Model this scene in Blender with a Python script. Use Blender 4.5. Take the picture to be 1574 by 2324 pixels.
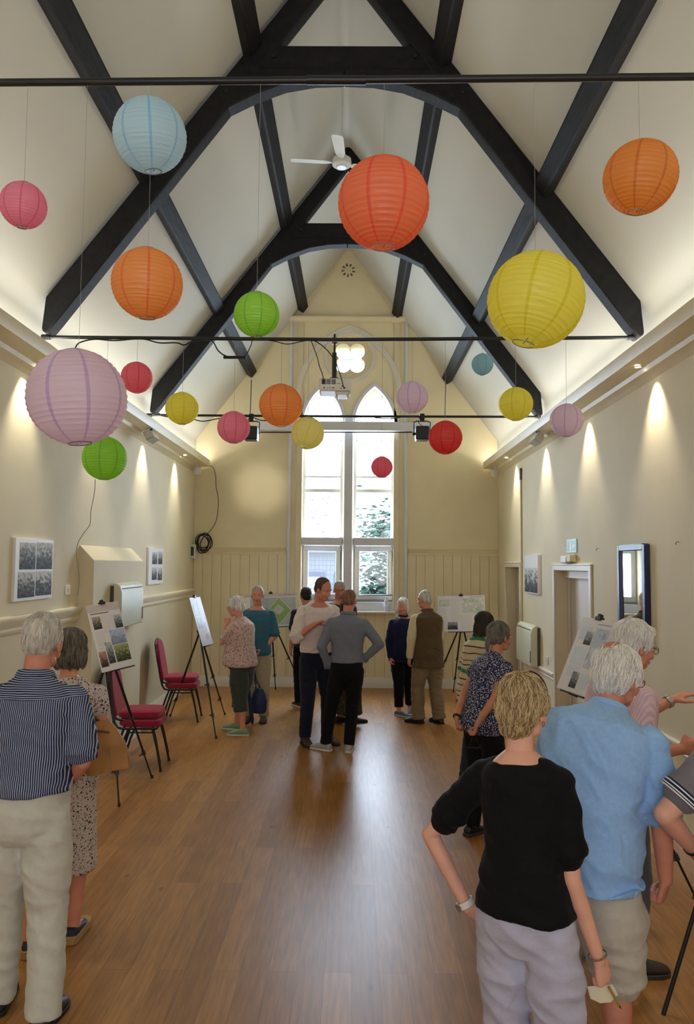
import bpy, bmesh, math, random
from mathutils import Vector, Matrix, noise
random.seed(7)
for _o in list(bpy.data.objects):
    bpy.data.objects.remove(_o)
SC = bpy.context.scene
COL = SC.collection
PI = math.pi

# ------------------------------------------------------------------ camera
F_PX = 1750.0
CAM = Vector((0.13, 0.0, 2.05))
ROLL = 0.0090
_vx, _vy = 14 / F_PX, -119 / F_PX
_ux = _vx * math.cos(ROLL) - _vy * math.sin(ROLL)
_uy = _vx * math.sin(ROLL) + _vy * math.cos(ROLL)
YAW = math.atan2(_ux, 1.0)
PITCH = math.atan2(-_uy, math.hypot(1.0, _ux))
cam_data = bpy.data.cameras.new('camera')
cam = bpy.data.objects.new('camera', cam_data)
COL.objects.link(cam)
CAM_ROT = Matrix.Rotation(YAW, 3, 'Z') @ Matrix.Rotation(PI / 2 + PITCH, 3, 'X') @ Matrix.Rotation(ROLL, 3, 'Z')
cam.matrix_world = Matrix.Translation(CAM) @ CAM_ROT.to_4x4()
cam_data.sensor_fit = 'VERTICAL'
cam_data.sensor_height = 36.0
cam_data.lens = F_PX / 2324 * 36.0
cam_data.clip_start = 0.05
SC.camera = cam

def ray(px, py):
    return CAM_ROT @ Vector(((px - 787) / F_PX, (1162 - py) / F_PX, -1.0))
def at(px, py, Y):
    """point of the room seen at photo position px, py at distance Y down the hall"""
    d = ray(px, py)
    return CAM + d * (Y / d.y)
def floor_at(px, py, z=0.0):
    d = ray(px, py)
    return CAM + d * ((z - CAM.z) / d.z)
def on_x(px, py, x):
    d = ray(px, py)
    return CAM + d * ((x - CAM.x) / d.x)

# ------------------------------------------------------------------ view, world, lights
SC.view_settings.view_transform = 'Standard'
SC.view_settings.look = 'None'
SC.view_settings.gamma = 1.0
SC.view_settings.use_curve_mapping = False
SC.view_settings.exposure = 1.05
SC.cycles.use_denoising = True
SC.cycles.max_bounces = 8
SC.cycles.diffuse_bounces = 5
SC.cycles.sample_clamp_indirect = 6.0
world = bpy.data.worlds.new('overcast_sky')
SC.world = world
world.use_nodes = True
_bg = world.node_tree.nodes['Background']
_bg.inputs['Color'].default_value = (0.80, 0.90, 1.0, 1)
_bg.inputs['Strength'].default_value = 3.2

def area(name, loc, rot, sx, sy, power, color, spread=PI):
    l = bpy.data.lights.new(name, 'AREA')
    l.shape = 'RECTANGLE'; l.size = sx; l.size_y = sy; l.energy = power; l.color = color
    l.spread = spread
    o = bpy.data.objects.new(name, l); COL.objects.link(o)
    o.location = loc; o.rotation_euler = rot
    return o
# daylight entering by the tall gable window (sky outside it); the second is an added soft fill behind the camera
area('window_daylight', (0.06, 13.62, 2.95), (-PI / 2, 0, 0), 1.75, 3.9, 240, (0.66, 0.80, 1.0))
area('rear_fill_light', (0.0, -2.4, 2.6), (PI / 2, 0, 0), 3.4, 2.6, 46, (0.90, 0.94, 1.0))
# tubes lying on the cornices wash the ceiling
for sx in (-1, 1):
    area('cornice_tube_light', (sx * 2.455, 5.5, 3.745), (PI, 0, 0), 0.06, 15.0, 34, (1.0, 0.99, 0.92))

# ------------------------------------------------------------------ helpers
def lin(c):
    return c / 12.92 if c <= 0.04045 else ((c + 0.055) / 1.055) ** 2.4
def rgb(r, g, b):
    return (lin(r / 255), lin(g / 255), lin(b / 255), 1)
_mats = {}
def mat(name, col, rough=0.6, metal=0.0, var=0.0, scale=8.0, bump=0.0, bscale=40.0, spec=0.5, stretch=None, sheen=0.0, sss=0.0, coat=0.0):
    if name in _mats: return _mats[name]
    m = bpy.data.materials.new(name); m.use_nodes = True
    nt = m.node_tree; b = nt.nodes['Principled BSDF']
    b.inputs['Base Color'].default_value = col
    b.inputs['Roughness'].default_value = rough
    b.inputs['Metallic'].default_value = metal
    b.inputs['Specular IOR Level'].default_value = spec
    b.inputs['Sheen Weight'].default_value = sheen
    b.inputs['Coat Weight'].default_value = coat
    if sss:
        b.inputs['Subsurface Weight'].default_value = sss
        b.inputs['Subsurface Radius'].default_value = (0.012, 0.005, 0.003)
        b.inputs['Subsurface Scale'].default_value = 1.0
    tc = nt.nodes.new('ShaderNodeTexCoord'); vec = tc.outputs['Object']
    if stretch:
        mp = nt.nodes.new('ShaderNodeMapping'); mp.inputs['Scale'].default_value = stretch
        nt.links.new(vec, mp.inputs['Vector']); vec = mp.outputs['Vector']
    if var:
        n = nt.nodes.new('ShaderNodeTexNoise'); n.inputs['Scale'].default_value = scale; n.inputs['Detail'].default_value = 4
        nt.links.new(vec, n.inputs['Vector'])
        r = nt.nodes.new('ShaderNodeValToRGB')
        r.color_ramp.elements[0].position = 0.3; r.color_ramp.elements[1].position = 0.7
        r.color_ramp.elements[0].color = tuple(max(0, c * (1 - var)) for c in col[:3]) + (1,)
        r.color_ramp.elements[1].color = tuple(min(1, c * (1 + var)) for c in col[:3]) + (1,)
        nt.links.new(n.outputs['Fac'], r.inputs['Fac']); nt.links.new(r.outputs['Color'], b.inputs['Base Color'])
    if bump:
        n = nt.nodes.new('ShaderNodeTexNoise'); n.inputs['Scale'].default_value = bscale; n.inputs['Detail'].default_value = 5
        nt.links.new(vec, n.inputs['Vector'])
        bp = nt.nodes.new('ShaderNodeBump'); bp.inputs['Strength'].default_value = bump; bp.inputs['Distance'].default_value = 0.01
        nt.links.new(n.outputs['Fac'], bp.inputs['Height']); nt.links.new(bp.outputs['Normal'], b.inputs['Normal'])
    _mats[name] = m
    return m
def emit_mat(name, col, strength):
    m = mat(name, col)
    b = m.node_tree.nodes['Principled BSDF']
    b.inputs['Emission Color'].default_value = col; b.inputs['Emission Strength'].default_value = strength
    return m

class MB:
    def __init__(s): s.v = []; s.f = []
    def add(s, vs, fs, M=None):
        o = len(s.v)
        s.v += [tuple(M @ Vector(p)) if M is not None else tuple(p) for p in vs]
        s.f += [tuple(i + o for i in f) for f in fs]
        return s
    def box(s, c, d, M=None):
        x, y, z = (k / 2 for k in d); a, b_, c_ = c
        vs = [(a + i * x, b_ + j * y, c_ + k * z) for i in (-1, 1) for j in (-1, 1) for k in (-1, 1)]
        fs = [(0, 1, 3, 2), (4, 6, 7, 5), (0, 4, 5, 1), (2, 3, 7, 6), (0, 2, 6, 4), (1, 5, 7, 3)]
        return s.add(vs, fs, M)
    def span(s, a, b, M=None):
        return s.box([(a[i] + b[i]) / 2 for i in range(3)], [abs(b[i] - a[i]) for i in range(3)], M)
    def prism(s, pts, axis, a, b, M=None):
        """polygon pts (u,v) extruded along axis from a to b"""
        n = len(pts)
        def P(u, v, w):
            return {'x': (w, u, v), 'y': (u, w, v), 'z': (u, v, w)}[axis]
        vs = [P(u, v, a) for u, v in pts] + [P(u, v, b) for u, v in pts]
        fs = [tuple(range(n))[::-1], tuple(range(n, 2 * n))] + [(i, (i + 1) % n, n + (i + 1) % n, n + i) for i in range(n)]
        return s.add(vs, fs, M)
    def tube(s, pts, r, seg=10, caps=True, M=None):
        pts = [Vector(p) for p in pts]
        rs = r if isinstance(r, (list, tuple)) else [r] * len(pts)
        vs = []; fs = []
        t0 = (pts[1] - pts[0]).normalized()
        up = Vector((0, 0, 1)) if abs(t0.z) < 0.9 else Vector((1, 0, 0))
        u = t0.cross(up).normalized()
        for i, p in enumerate(pts):
            if i == 0: t = t0
            elif i == len(pts) - 1: t = (pts[i] - pts[i - 1]).normalized()
            else: t = ((pts[i + 1] - pts[i]).normalized() + (pts[i] - pts[i - 1]).normalized()).normalized()
            u = (u - t * u.dot(t)).normalized(); w = t.cross(u)
            for k in range(seg):
                a = 2 * PI * k / seg
                vs.append(p + (u * math.cos(a) + w * math.sin(a)) * rs[i])
        n = len(pts)
        for i in range(n - 1):
            for k in range(seg):
                fs.append((i * seg + k, i * seg + (k + 1) % seg, (i + 1) * seg + (k + 1) % seg, (i + 1) * seg + k))
        if caps:
            fs.append(tuple(range(seg))[::-1]); fs.append(tuple((n - 1) * seg + k for k in range(seg)))
        return s.add(vs, fs, M)
    def lathe(s, prof, seg=32, M=None, closed=False):
        """profile (r,z) turned round z"""
        vs = []; fs = []
        for r, z in prof:
            for k in range(seg):
                a = 2 * PI * k / seg; vs.append((r * math.cos(a), r * math.sin(a), z))
        n = len(prof)
        for i in range(n - 1 if not closed else n):
            for k in range(seg):
                j = (i + 1) % n
                fs.append((i * seg + k, i * seg + (k + 1) % seg, j * seg + (k + 1) % seg, j * seg + k))
        return s.add(vs, fs, M)
    def ball(s, c, r, seg=16, rings=10, M=None):
        rx, ry, rz = r if isinstance(r, (list, tuple)) else (r, r, r)
        vs = []; fs = []
        for i in range(rings + 1):
            t = PI * i / rings
            for k in range(seg):
                a = 2 * PI * k / seg
                vs.append((c[0] + rx * math.sin(t) * math.cos(a), c[1] + ry * math.sin(t) * math.sin(a), c[2] - rz * math.cos(t)))
        for i in range(rings):
            for k in range(seg):
                fs.append((i * seg + k, i * seg + (k + 1) % seg, (i + 1) * seg + (k + 1) % seg, (i + 1) * seg + k))
        return s.add(vs, fs, M)
    def mesh(s, name):
        me = bpy.data.meshes.new(name); me.from_pydata(s.v, [], s.f); me.validate()
        bm = bmesh.new(); bm.from_mesh(me)
        bmesh.ops.remove_doubles(bm, verts=bm.verts, dist=1e-6)
        bmesh.ops.dissolve_degenerate(bm, dist=1e-7, edges=bm.edges)
        bmesh.ops.recalc_face_normals(bm, faces=bm.faces)
        bm.to_mesh(me); bm.free(); me.update()
        return me
    def build(s, name, m, parent=None, bevel=0.0, smooth=True, loc=None):
        o = bpy.data.objects.new(name, s.mesh(name)); COL.objects.link(o)
        if m: o.data.materials.append(m)
        if parent: o.parent = parent
        if loc: o.location = loc
        if bevel:
            b = o.modifiers.new('bevel', 'BEVEL'); b.width = bevel; b.segments = 2; b.limit_method = 'ANGLE'
        if smooth:
            o.data.shade_smooth()
            o.data.set_sharp_from_angle(angle=math.radians(38))
        return o
def tag(o, label=None, cat=None, group=None, kind=None):
    if label: o['label'] = label
    if cat: o['category'] = cat
    if group: o['group'] = group
    if kind: o['kind'] = kind
    return o
def thing(name, label, cat, loc=(0, 0, 0), rz=0.0, group=None):
    o = bpy.data.objects.new(name, None); COL.objects.link(o)
    o.empty_display_size = 0.1
    o.location = loc; o.rotation_euler = (0, 0, rz)
    return tag(o, label, cat, group)
def struct(o): o['kind'] = 'structure'; return o
def copy_tree(o, parent=None):
    c = o.copy(); COL.objects.link(c)
    if parent is not None: c.parent = parent
    for ch in list(o.children): copy_tree(ch, c)
    return c
def baked(o):
    """apply an object's modifiers to its mesh"""
    dg = bpy.context.evaluated_depsgraph_get(); dg.update()
    me = bpy.data.meshes.new_from_object(o.evaluated_get(dg))
    o.modifiers.clear(); o.data = me
    return o
def cut(o, cutters):
    for i, c in enumerate(cutters):
        ob = c.build('cutter', None, smooth=False)
        m = o.modifiers.new('b', 'BOOLEAN'); m.operation = 'DIFFERENCE'; m.solver = 'EXACT'; m.object = ob
        baked(o)
        bpy.data.objects.remove(ob)
    return o
# ------------------------------------------------------------------ surfaces
def wall_mat(name, c1, c2=None):
    return mat(name, c1, rough=0.75, var=0.05, scale=1.3, bump=0.12, bscale=9)
M_WALL = wall_mat('cream_painted_plaster', rgb(222, 211, 182))
M_BACK = wall_mat('warm_cream_painted_plaster', rgb(234, 221, 184))
M_CEIL = mat('off_white_ceiling_plaster', rgb(203, 201, 190), rough=0.85, var=0.03, scale=0.8, bump=0.06, bscale=6)
M_TRIM = mat('white_gloss_trim_paint', rgb(222, 214, 200), rough=0.4, var=0.03, scale=5)
M_CREAMTRIM = mat('cream_gloss_trim_paint', rgb(222, 208, 172), rough=0.42, var=0.03, scale=4)
M_BEAM = mat('black_stained_oak', rgb(23, 22, 23), rough=0.66, var=0.35, scale=14, bump=0.5, bscale=30, stretch=(1, 0.25, 1), spec=.3)
M_BLACK = mat('black_powder_coated_metal', rgb(24, 23, 24), rough=0.42)
M_CABLE = mat('black_rubber_cable', rgb(20, 19, 20), rough=0.6)
M_WHITEP = mat('white_plastic', rgb(225, 222, 214), rough=0.45)
M_GREYP = mat('dark_grey_plastic', rgb(60, 60, 62), rough=0.5)
M_CHROME = mat('chrome', rgb(200, 200, 200), rough=0.2, metal=1.0)

def plank_mat():
    m = bpy.data.materials.new('varnished_oak_boards'); m.use_nodes = True
    nt = m.node_tree; b = nt.nodes['Principled BSDF']; N = nt.nodes.new; L = nt.links.new
    tc = N('ShaderNodeTexCoord'); mp = N('ShaderNodeMapping')
    mp.inputs['Rotation'].default_value = (0, 0, PI / 2)
    L(tc.outputs['Object'], mp.inputs['Vector'])
    br = N('ShaderNodeTexBrick'); br.offset = 0.37; br.squash = 1.0
    br.inputs['Scale'].default_value = 1.0
    br.inputs['Brick Width'].default_value = 1.7; br.inputs['Row Height'].default_value = 0.14
    br.inputs['Mortar Size'].default_value = 0.0011; br.inputs['Mortar Smooth'].default_value = 0.2
    br.inputs['Bias'].default_value = -0.1
    br.inputs['Color1'].default_value = rgb(176, 126, 68)
    br.inputs['Color2'].default_value = rgb(150, 102, 50)
    br.inputs['Mortar'].default_value = rgb(104, 70, 38)
    L(mp.outputs['Vector'], br.inputs['Vector'])
    g = N('ShaderNodeTexNoise'); g.inputs['Scale'].default_value = 5; g.inputs['Detail'].default_value = 7
    mp2 = N('ShaderNodeMapping'); mp2.inputs['Scale'].default_value = (9, 0.7, 1)
    L(tc.outputs['Object'], mp2.inputs['Vector']); L(mp2.outputs['Vector'], g.inputs['Vector'])
    r = N('ShaderNodeValToRGB'); r.color_ramp.elements[0].position = 0.3; r.color_ramp.elements[1].position = 0.72
    r.color_ramp.elements[0].color = (0.60, 0.56, 0.52, 1); r.color_ramp.elements[1].color = (1.12, 1.1, 1.05, 1)
    L(g.outputs['Fac'], r.inputs['Fac'])
    mx = N('ShaderNodeMix'); mx.data_type = 'RGBA'; mx.blend_type = 'MULTIPLY'; mx.inputs['Factor'].default_value = 0.8
    L(br.outputs['Color'], mx.inputs[6]); L(r.outputs['Color'], mx.inputs[7])
    k = N('ShaderNodeTexVoronoi'); k.inputs['Scale'].default_value = 1.0
    mp3 = N('ShaderNodeMapping'); mp3.inputs['Scale'].default_value = (3.2, 1.5, 1)
    L(tc.outputs['Object'], mp3.inputs['Vector']); L(mp3.outputs['Vector'], k.inputs['Vector'])
    kr = N('ShaderNodeValToRGB'); kr.color_ramp.elements[0].position = 0.012; kr.color_ramp.elements[1].position = 0.07
    kr.color_ramp.elements[0].color = (0.35, 0.28, 0.22, 1); kr.color_ramp.elements[1].color = (1, 1, 1, 1)
    L(k.outputs['Distance'], kr.inputs['Fac'])
    mx2 = N('ShaderNodeMix'); mx2.data_type = 'RGBA'; mx2.blend_type = 'MULTIPLY'; mx2.inputs['Factor'].default_value = 1.0
    L(mx.outputs[2], mx2.inputs[6]); L(kr.outputs['Color'], mx2.inputs[7])
    L(mx2.outputs[2], b.inputs['Base Color'])
    b.inputs['Roughness'].default_value = 0.36
    b.inputs['Specular IOR Level'].default_value = 0.5
    bp = N('ShaderNodeBump'); bp.inputs['Strength'].default_value = 0.10; bp.inputs['Distance'].default_value = 0.004
    L(br.outputs['Fac'], bp.inputs['Height']); bp.invert = True; L(bp.outputs['Normal'], b.inputs['Normal'])
    return m
M_FLOOR = plank_mat()

# ------------------------------------------------------------------ room shell
WX = 2.57; BY = 13.05; RY = -2.6; AX = 0.0; SLOPE = 1.315; APEX = 7.55
struct(MB().span((-2.9, RY - .3, -0.12), (2.9, BY + .3, 0)).build('floor', M_FLOOR, smooth=False))
EAVE = 4.10
def roof_z(x): return APEX - SLOPE * abs(x)
inner = [(-WX, 3.9), (-WX, EAVE), (-2.56, 4.18), (-2.50, roof_z(2.50) - .01), (-.07, roof_z(.07)), (-.03, roof_z(.05)), (.03, roof_z(.05)), (.07, roof_z(.07)), (2.50, roof_z(2.50) - .01), (2.56, 4.18), (WX, EAVE), (WX, 3.9)]
outer = [(2.95, 3.9), (2.95, 4.35), (AX, 8.1), (-2.95, 4.35), (-2.95, 3.9)]
struct(MB().prism(inner + outer, 'y', RY, BY).build('ceiling', M_CEIL))
# right wall with its two door recesses
DR1 = (11.30, 12.35, 2.03); DR2 = (7.98, 9.35, 2.0)
wr = MB().span((WX, RY, 0), (WX + .35, BY, 3.9)).build('wall_right', M_WALL, smooth=False)
cut(wr, [MB().span((WX - .1, d[0], -.1), (WX + .24, d[1], d[2])) for d in (DR1, DR2)]); struct(wr)
struct(MB().span((-WX - .33, RY, 0), (-WX, BY, 3.9)).build('wall_left', M_WALL, smooth=False))
# duct breast on the left wall with its sloped head
struct(MB().prism([(-WX - .01, 0), (-WX + .145, 0), (-WX + .145, 2.07), (-WX, 2.22), (-WX - .01, 2.22)], 'y', 7.6, 9.38).build('trim_1', M_WALL, bevel=.006))
# plain wall behind the camera, the added fill hangs before it
gable = [(-2.9, -.1), (2.9, -.1), (2.9, 4.3), (AX, 8.0), (-2.9, 4.3)]
struct(MB().prism(gable, 'y', RY - .3, RY).build('wall_rear', M_WALL, smooth=False))

# ---- gable wall with the traceried window
def bw(px, py, Y=BY):
    p = at(px, py, Y); return p.x, p.z
def lancet(xl, xr, zb, zs, zt, n=10):
    """pointed arch outline: sides to spring zs, tip at zt"""
    c = (xl + xr) / 2; h = zt - zs; w = (xr - xl) / 2
    R = (h * h + w * w) / (2 * w)
    pts = [(xl, zb)]
    a_end = math.asin(min(1, h / R))
    for i in range(n + 1):
        a = a_end * i / n
        pts.append((xl + R - R * math.cos(a), zs + R * math.sin(a)))
    for i in range(n - 1, -1, -1):
        a = a_end * i / n
        pts.append((xr - R + R * math.cos(a), zs + R * math.sin(a)))
    pts.append((xr, zb))
    return pts
LX = [(bw(686, 1100)[0], bw(777, 1100)[0]), (bw(803, 1100)[0], bw(894, 1100)[0])]
ZB = bw(790, 1366)[1]; ZS = bw(790, 960)[1]; ZT = bw(790, 878)[1]
QC = bw(794, 810)
def quatrefoil(cx, cz, r, off, n=9):
    pts = []
    for q in range(4):
        a0 = PI / 4 + q * PI / 2
        lx, lz = cx + off * math.cos(a0), cz + off * math.sin(a0)
        for i in range(n):
            a = a0 - 1.81 + 3.62 * i / (n - 1)
            pts.append((lx + r * math.cos(a), lz + r * math.sin(a)))
    return pts
wb = MB().prism(gable, 'y', BY, BY + .42).build('wall_back', M_BACK, smooth=False)
cuts = [MB().prism(lancet(a, b, ZB, ZS, ZT), 'y', BY - .2, BY + .6) for a, b in LX]
cuts.append(MB().prism(quatrefoil(QC[0], QC[1], .138, .168), 'y', BY - .2, BY + .6))
# shallow round panel that holds the quatrefoil
cuts.append(MB().prism([(QC[0] + .40 * math.cos(2 * PI * i / 48), QC[1] + .40 * math.sin(2 * PI * i / 48)) for i in range(48)], 'y', BY - .2, BY + .07))
# vent slots
VC = bw(790, 613)
for q in range(9):
    a = 2 * PI * (q + .5) / 9 + .1
    c, s = math.cos(a), math.sin(a)
    cuts.append(MB().prism([(VC[0] + c * u - s * v, VC[1] + s * u + c * v) for u, v in ((.065, -.012), (.115, -.02), (.122, 0), (.115, .02), (.065, .012))], 'y', BY - .2, BY + .6))
cut(wb, cuts); struct(wb)

M_FRAME = mat('white_window_paint', rgb(216, 216, 222), rough=0.45, var=0.04, scale=6)
def glass_mat():
    m = bpy.data.materials.new('clear_window_glass'); m.use_nodes = True
    nt = m.node_tree; nt.nodes.clear()
    o = nt.nodes.new('ShaderNodeOutputMaterial'); t = nt.nodes.new('ShaderNodeBsdfTransparent'); g = nt.nodes.new('ShaderNodeBsdfGlossy')
    t.inputs['Color'].default_value = (.93, .95, .96, 1); g.inputs['Roughness'].default_value = 0.03
    mx = nt.nodes.new('ShaderNodeMixShader'); mx.inputs['Fac'].default_value = .05
    nt.links.new(t.outputs[0], mx.inputs[1]); nt.links.new(g.outputs[0], mx.inputs[2]); nt.links.new(mx.outputs[0], o.inputs['Surface'])
    return m
M_GLASS = glass_mat()
M_LEAD = mat('leaded_glazing_bar', rgb(120, 122, 130), rough=.6)
# lancet windows: frame following the pointed arch, transom, glazing bars, glass
ZTR = (bw(790, 1238)[1], bw(790, 1220)[1])
FY = BY + .16
for k, (a, b) in enumerate(LX):
    o_ = lancet(a, b, ZB, ZS, ZT); i_ = lancet(a + .045, b - .045, ZB + .06, ZS, ZT - .06)
    n = len(o_); mb = MB()
    for y0, y1 in ((FY, FY + .07),):
        vs = [(x, y0, z) for x, z in o_] + [(x, y0, z) for x, z in i_] + [(x, y1, z) for x, z in o_] + [(x, y1, z) for x, z in i_]
        fs = []
        for i in range(n):
            j = (i + 1) % n
            fs += [(i, j, n + j, n + i), (2 * n + i, 3 * n + i, 3 * n + j, 2 * n + j), (n + i, n + j, 3 * n + j, 3 * n + i), (i, 2 * n + i, 2 * n + j, j)]
        mb.add(vs, fs)
    w = struct(mb.build('window_%d' % (k + 1), M_FRAME))
    MB().span((a, BY - .02, ZTR[0]), (b, FY + .09, ZTR[1])).build('transom', M_FRAME, w, bevel=.012)
    for (py, hh, pr) in ((996, .045, .0), (1080, .035, .0), (1112, .06, .02)):
        z = bw(790, py)[1]
        MB().span((a + .03, FY - pr, z - hh / 2), (b - .03, FY + .06, z + hh / 2)).build('glazing_bar', M_FRAME, w, bevel=.006)
    # opening casement in the lower light
    cz0, cz1 = ZB + .03, ZTR[0] - .005; t_ = .085
    mb = MB(); a2, b2 = a + .02, b - .02
    mb.span((a2, FY - .03, cz0), (b2, FY + .05, cz0 + t_)).span((a2, FY - .03, cz1 - t_), (b2, FY + .05, cz1))
    mb.span((a2, FY - .03, cz0 + t_), (a2 + t_, FY + .05, cz1 - t_)).span((b2 - t_, FY - .03, cz0 + t_), (b2, FY + .05, cz1 - t_))
    mb.build('casement', M_FRAME, w, bevel=.008)
    # leaded quarries in the arched head
    mb = MB()
    for py in (918, 893):
        z = bw(790, py)[1]
        half = (b - a) / 2 - (.05 if py == 918 else .15)
        mb.tube([((a + b) / 2 - half, FY + .04, z), ((a + b) / 2 + half, FY + .04, z)], .004, 6)
    for q in range(-2, 3):
        x = (a + b) / 2 + q * .115
        mb.tube([(x, FY + .04, ZS), (x, FY + .04, ZT - .1 - abs(q) * .09)], .003, 6)
    mb.build('lead_bars', M_LEAD, w)
    g = lancet(a + .03, b - .03, ZB + .03, ZS, ZT - .04)
    MB().prism(g, 'y', FY + .03, FY + .036).build('glass_pane', M_GLASS, w, smooth=False)
w3 = MB()
w3.prism(quatrefoil(QC[0], QC[1], .135, .165), 'y', BY + .2, BY + .206)
w3 = struct(w3.build('window_3', M_GLASS, smooth=False))
MB().tube([(QC[0] - .3, BY + .19, QC[1]), (QC[0] + .3, BY + .19, QC[1])], .005, 6).tube([(QC[0], BY + .19, QC[1] - .2), (QC[0], BY + .19, QC[1] + .2)], .005, 6).build('lead_bars', M_LEAD, w3)

# mouldings of the gable wall
def arch_band(xl, xr, zs, zt, w, Y0, Y1, zb=None):
    o_ = lancet(xl, xr, zb if zb is not None else zs, zs, zt, 16); i_ = lancet(xl + w, xr - w, zb if zb is not None else zs, zs, zt - w * 1.25, 16)
    n = len(o_); mb = MB()
    vs = [(x, Y0, z) for x, z in o_] + [(x, Y0, z) for x, z in i_] + [(x, Y1, z) for x, z in o_] + [(x, Y1, z) for x, z in i_]
    fs = []
    for i in range(n - 1):
        j = i + 1
        fs += [(i, j, n + j, n + i), (2 * n + i, 3 * n + i, 3 * n + j, 2 * n + j), (n + i, n + j, 3 * n + j, 3 * n + i), (i, 2 * n + i, 2 * n + j, j)]
    fs += [(0, n, 3 * n, 2 * n), (n - 1, 3 * n - 1, 4 * n - 1, 2 * n - 1)]
    return mb.add(vs, fs)
X0, X1 = bw(661, 1000)[0], bw(918, 1000)[0]
ZR = bw(790, 727)[1]
T = 2
def trim(mb, m=M_TRIM, bevel=.006):
    global T
    o = struct(mb.build('trim_%d' % T, m, bevel=bevel)); T += 1; return o
sill_z = bw(790, 1386)[1]
trim(MB().span((X0 - .045, BY - .06, 1.1), (X0, BY, ZR)), M_FRAME)
trim(MB().span((X1, BY - .06, 1.1), (X1 + .045, BY, ZR)), M_FRAME)
trim(MB().span((X0 + .09, BY - .03, sill_z), (X0 + .19, BY, ZR)), M_CREAMTRIM)
trim(MB().span((X1 - .19, BY - .03, sill_z), (X1 - .09, BY, ZR)), M_CREAMTRIM)
trim(MB().prism([(BY, ZR - .05), (BY - .07, ZR - .03), (BY - .11, ZR + .02), (BY - .11, ZR + .045), (BY, ZR + .05)], 'x', X0 - .10, X1 + .10), M_CREAMTRIM)
trim(arch_band(LX[0][0] - .13, LX[1][1] + .13, bw(790, 900)[1], bw(790, 738)[1], .09, BY - .045, BY), M_TRIM)
for a, b in LX:
    trim(arch_band(a - .06, b + .06, ZS - .05, ZT + .08, .06, BY - .03, BY), M_FRAME)
ring = []
for rr in (.385, .455):
    ring.append(rr)
mb = MB(); n = 48
vs = [(QC[0] + r_ * math.cos(2 * PI * i / n), y_, QC[1] + r_ * math.sin(2 * PI * i / n)) for (r_, y_) in ((.385, BY), (.385, BY - .03), (.45, BY - .03), (.45, BY)) for i in range(n)]
fs = [(q * n + i, q * n + (i + 1) % n, ((q + 1) % 4) * n + (i + 1) % n, ((q + 1) % 4) * n + i) for q in range(4) for i in range(n)]
trim(mb.add(vs, fs), M_TRIM)
# mullion face
trim(MB().prism([(LX[0][1], BY), (LX[0][1] + .03, BY - .05), (LX[1][0] - .03, BY - .05), (LX[1][0], BY)], 'z', ZB, ZS + .1), M_FRAME)
# sill board
trim(MB().span((LX[0][0] - .1, BY - .16, sill_z - .035), (LX[1][1] + .03, BY + .18, sill_z)), M_TRIM)
trim(MB().span((LX[0][0], BY - .012, sill_z), (LX[1][1], BY + .17, ZB)), M_FRAME)
# big cross beam before the window
zb = bw(790, 968, 12.9)[1]
trim(MB().span((bw(583, 968, 12.9)[0], 12.84, zb - .075), (bw(984, 968, 12.9)[0], 12.97, zb + .075)), M_FRAME, .01)

# wainscot boards, dado, skirting of the gable wall
def boards(x0, x1, z0, z1):
    mb = MB(); n = max(1, round((x1 - x0) / .16)); w_ = (x1 - x0) / n
    for i in range(n):
        mb.prism([(x0 + i * w_ + .001, BY), (x0 + i * w_ + .001, BY - .012), (x0 + i * w_ + .008, BY - .02), (x0 + (i + 1) * w_ - .008, BY - .02), (x0 + (i + 1) * w_ - .001, BY - .012), (x0 + (i + 1) * w_ - .001, BY)], 'z', z0, z1)
    return mb
ZD = bw(790, 1252)[1]
def dado_y(x0, x1, z):
    return MB().prism([(BY, z - .055), (BY - .03, z - .055), (BY - .035, z - .03), (BY - .022, z - .02), (BY - .03, z), (BY - .045, z + .02), (BY - .055, z + .055), (BY, z + .06)], 'x', x0, x1)
trim(boards(-WX, X0 - .045, .1, ZD - .04), M_BACK, 0)
trim(boards(X1 + .045, WX, .1, ZD - .04), M_BACK, 0)
trim(boards(X0, X1, .1, sill_z - .035), M_BACK, 0)
trim(dado_y(-WX + .1, X0 - .07, ZD), M_BACK, 0)
trim(dado_y(X1 + .07, WX, ZD), M_BACK, 0)
def skirt(p0, p1, inward):
    """skirting board from p0 to p1 (x,y), thickness along inward"""
    a, b = Vector(p0), Vector(p1); n = Vector(inward) * .022; d = (b - a)
    mb = MB(); vs = []
    for P in (a, b):
        for off, z in ((0, 0), (1, 0), (1, .13), (.55, .15), (.4, .17), (0, .17)):
            q = P + n * off; vs.append((q.x, q.y, z))
    fs = [tuple(range(6)), tuple(range(6, 12))[::-1]] + [(i, (i + 1) % 6, 6 + (i + 1) % 6, 6 + i) for i in range(6)]
    return mb.add(vs, fs)
M_SK = mat('white_skirting_paint', rgb(224, 218, 206), rough=.4)
struct(skirt((-WX, BY - .02), (WX, BY - .02), (0, -1)).build('baseboard_back', M_SK))
struct(skirt((WX, RY), (WX, DR2[0] - .08), (-1, 0)).build('baseboard_right', M_SK))
o = struct(skirt((WX, DR2[1] + .08), (WX, DR1[0] - .08), (-1, 0)).build('baseboard_right', M_SK))
struct(skirt((-WX, RY), (-WX, 7.6), (1, 0)).build('baseboard_left', M_SK))
struct(skirt((-WX + .145, 7.58), (-WX + .145, 9.4), (1, 0)).build('baseboard_left', M_SK))
struct(skirt((-WX, 9.38), (-WX, BY), (1, 0)).build('baseboard_left', M_SK))
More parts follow.
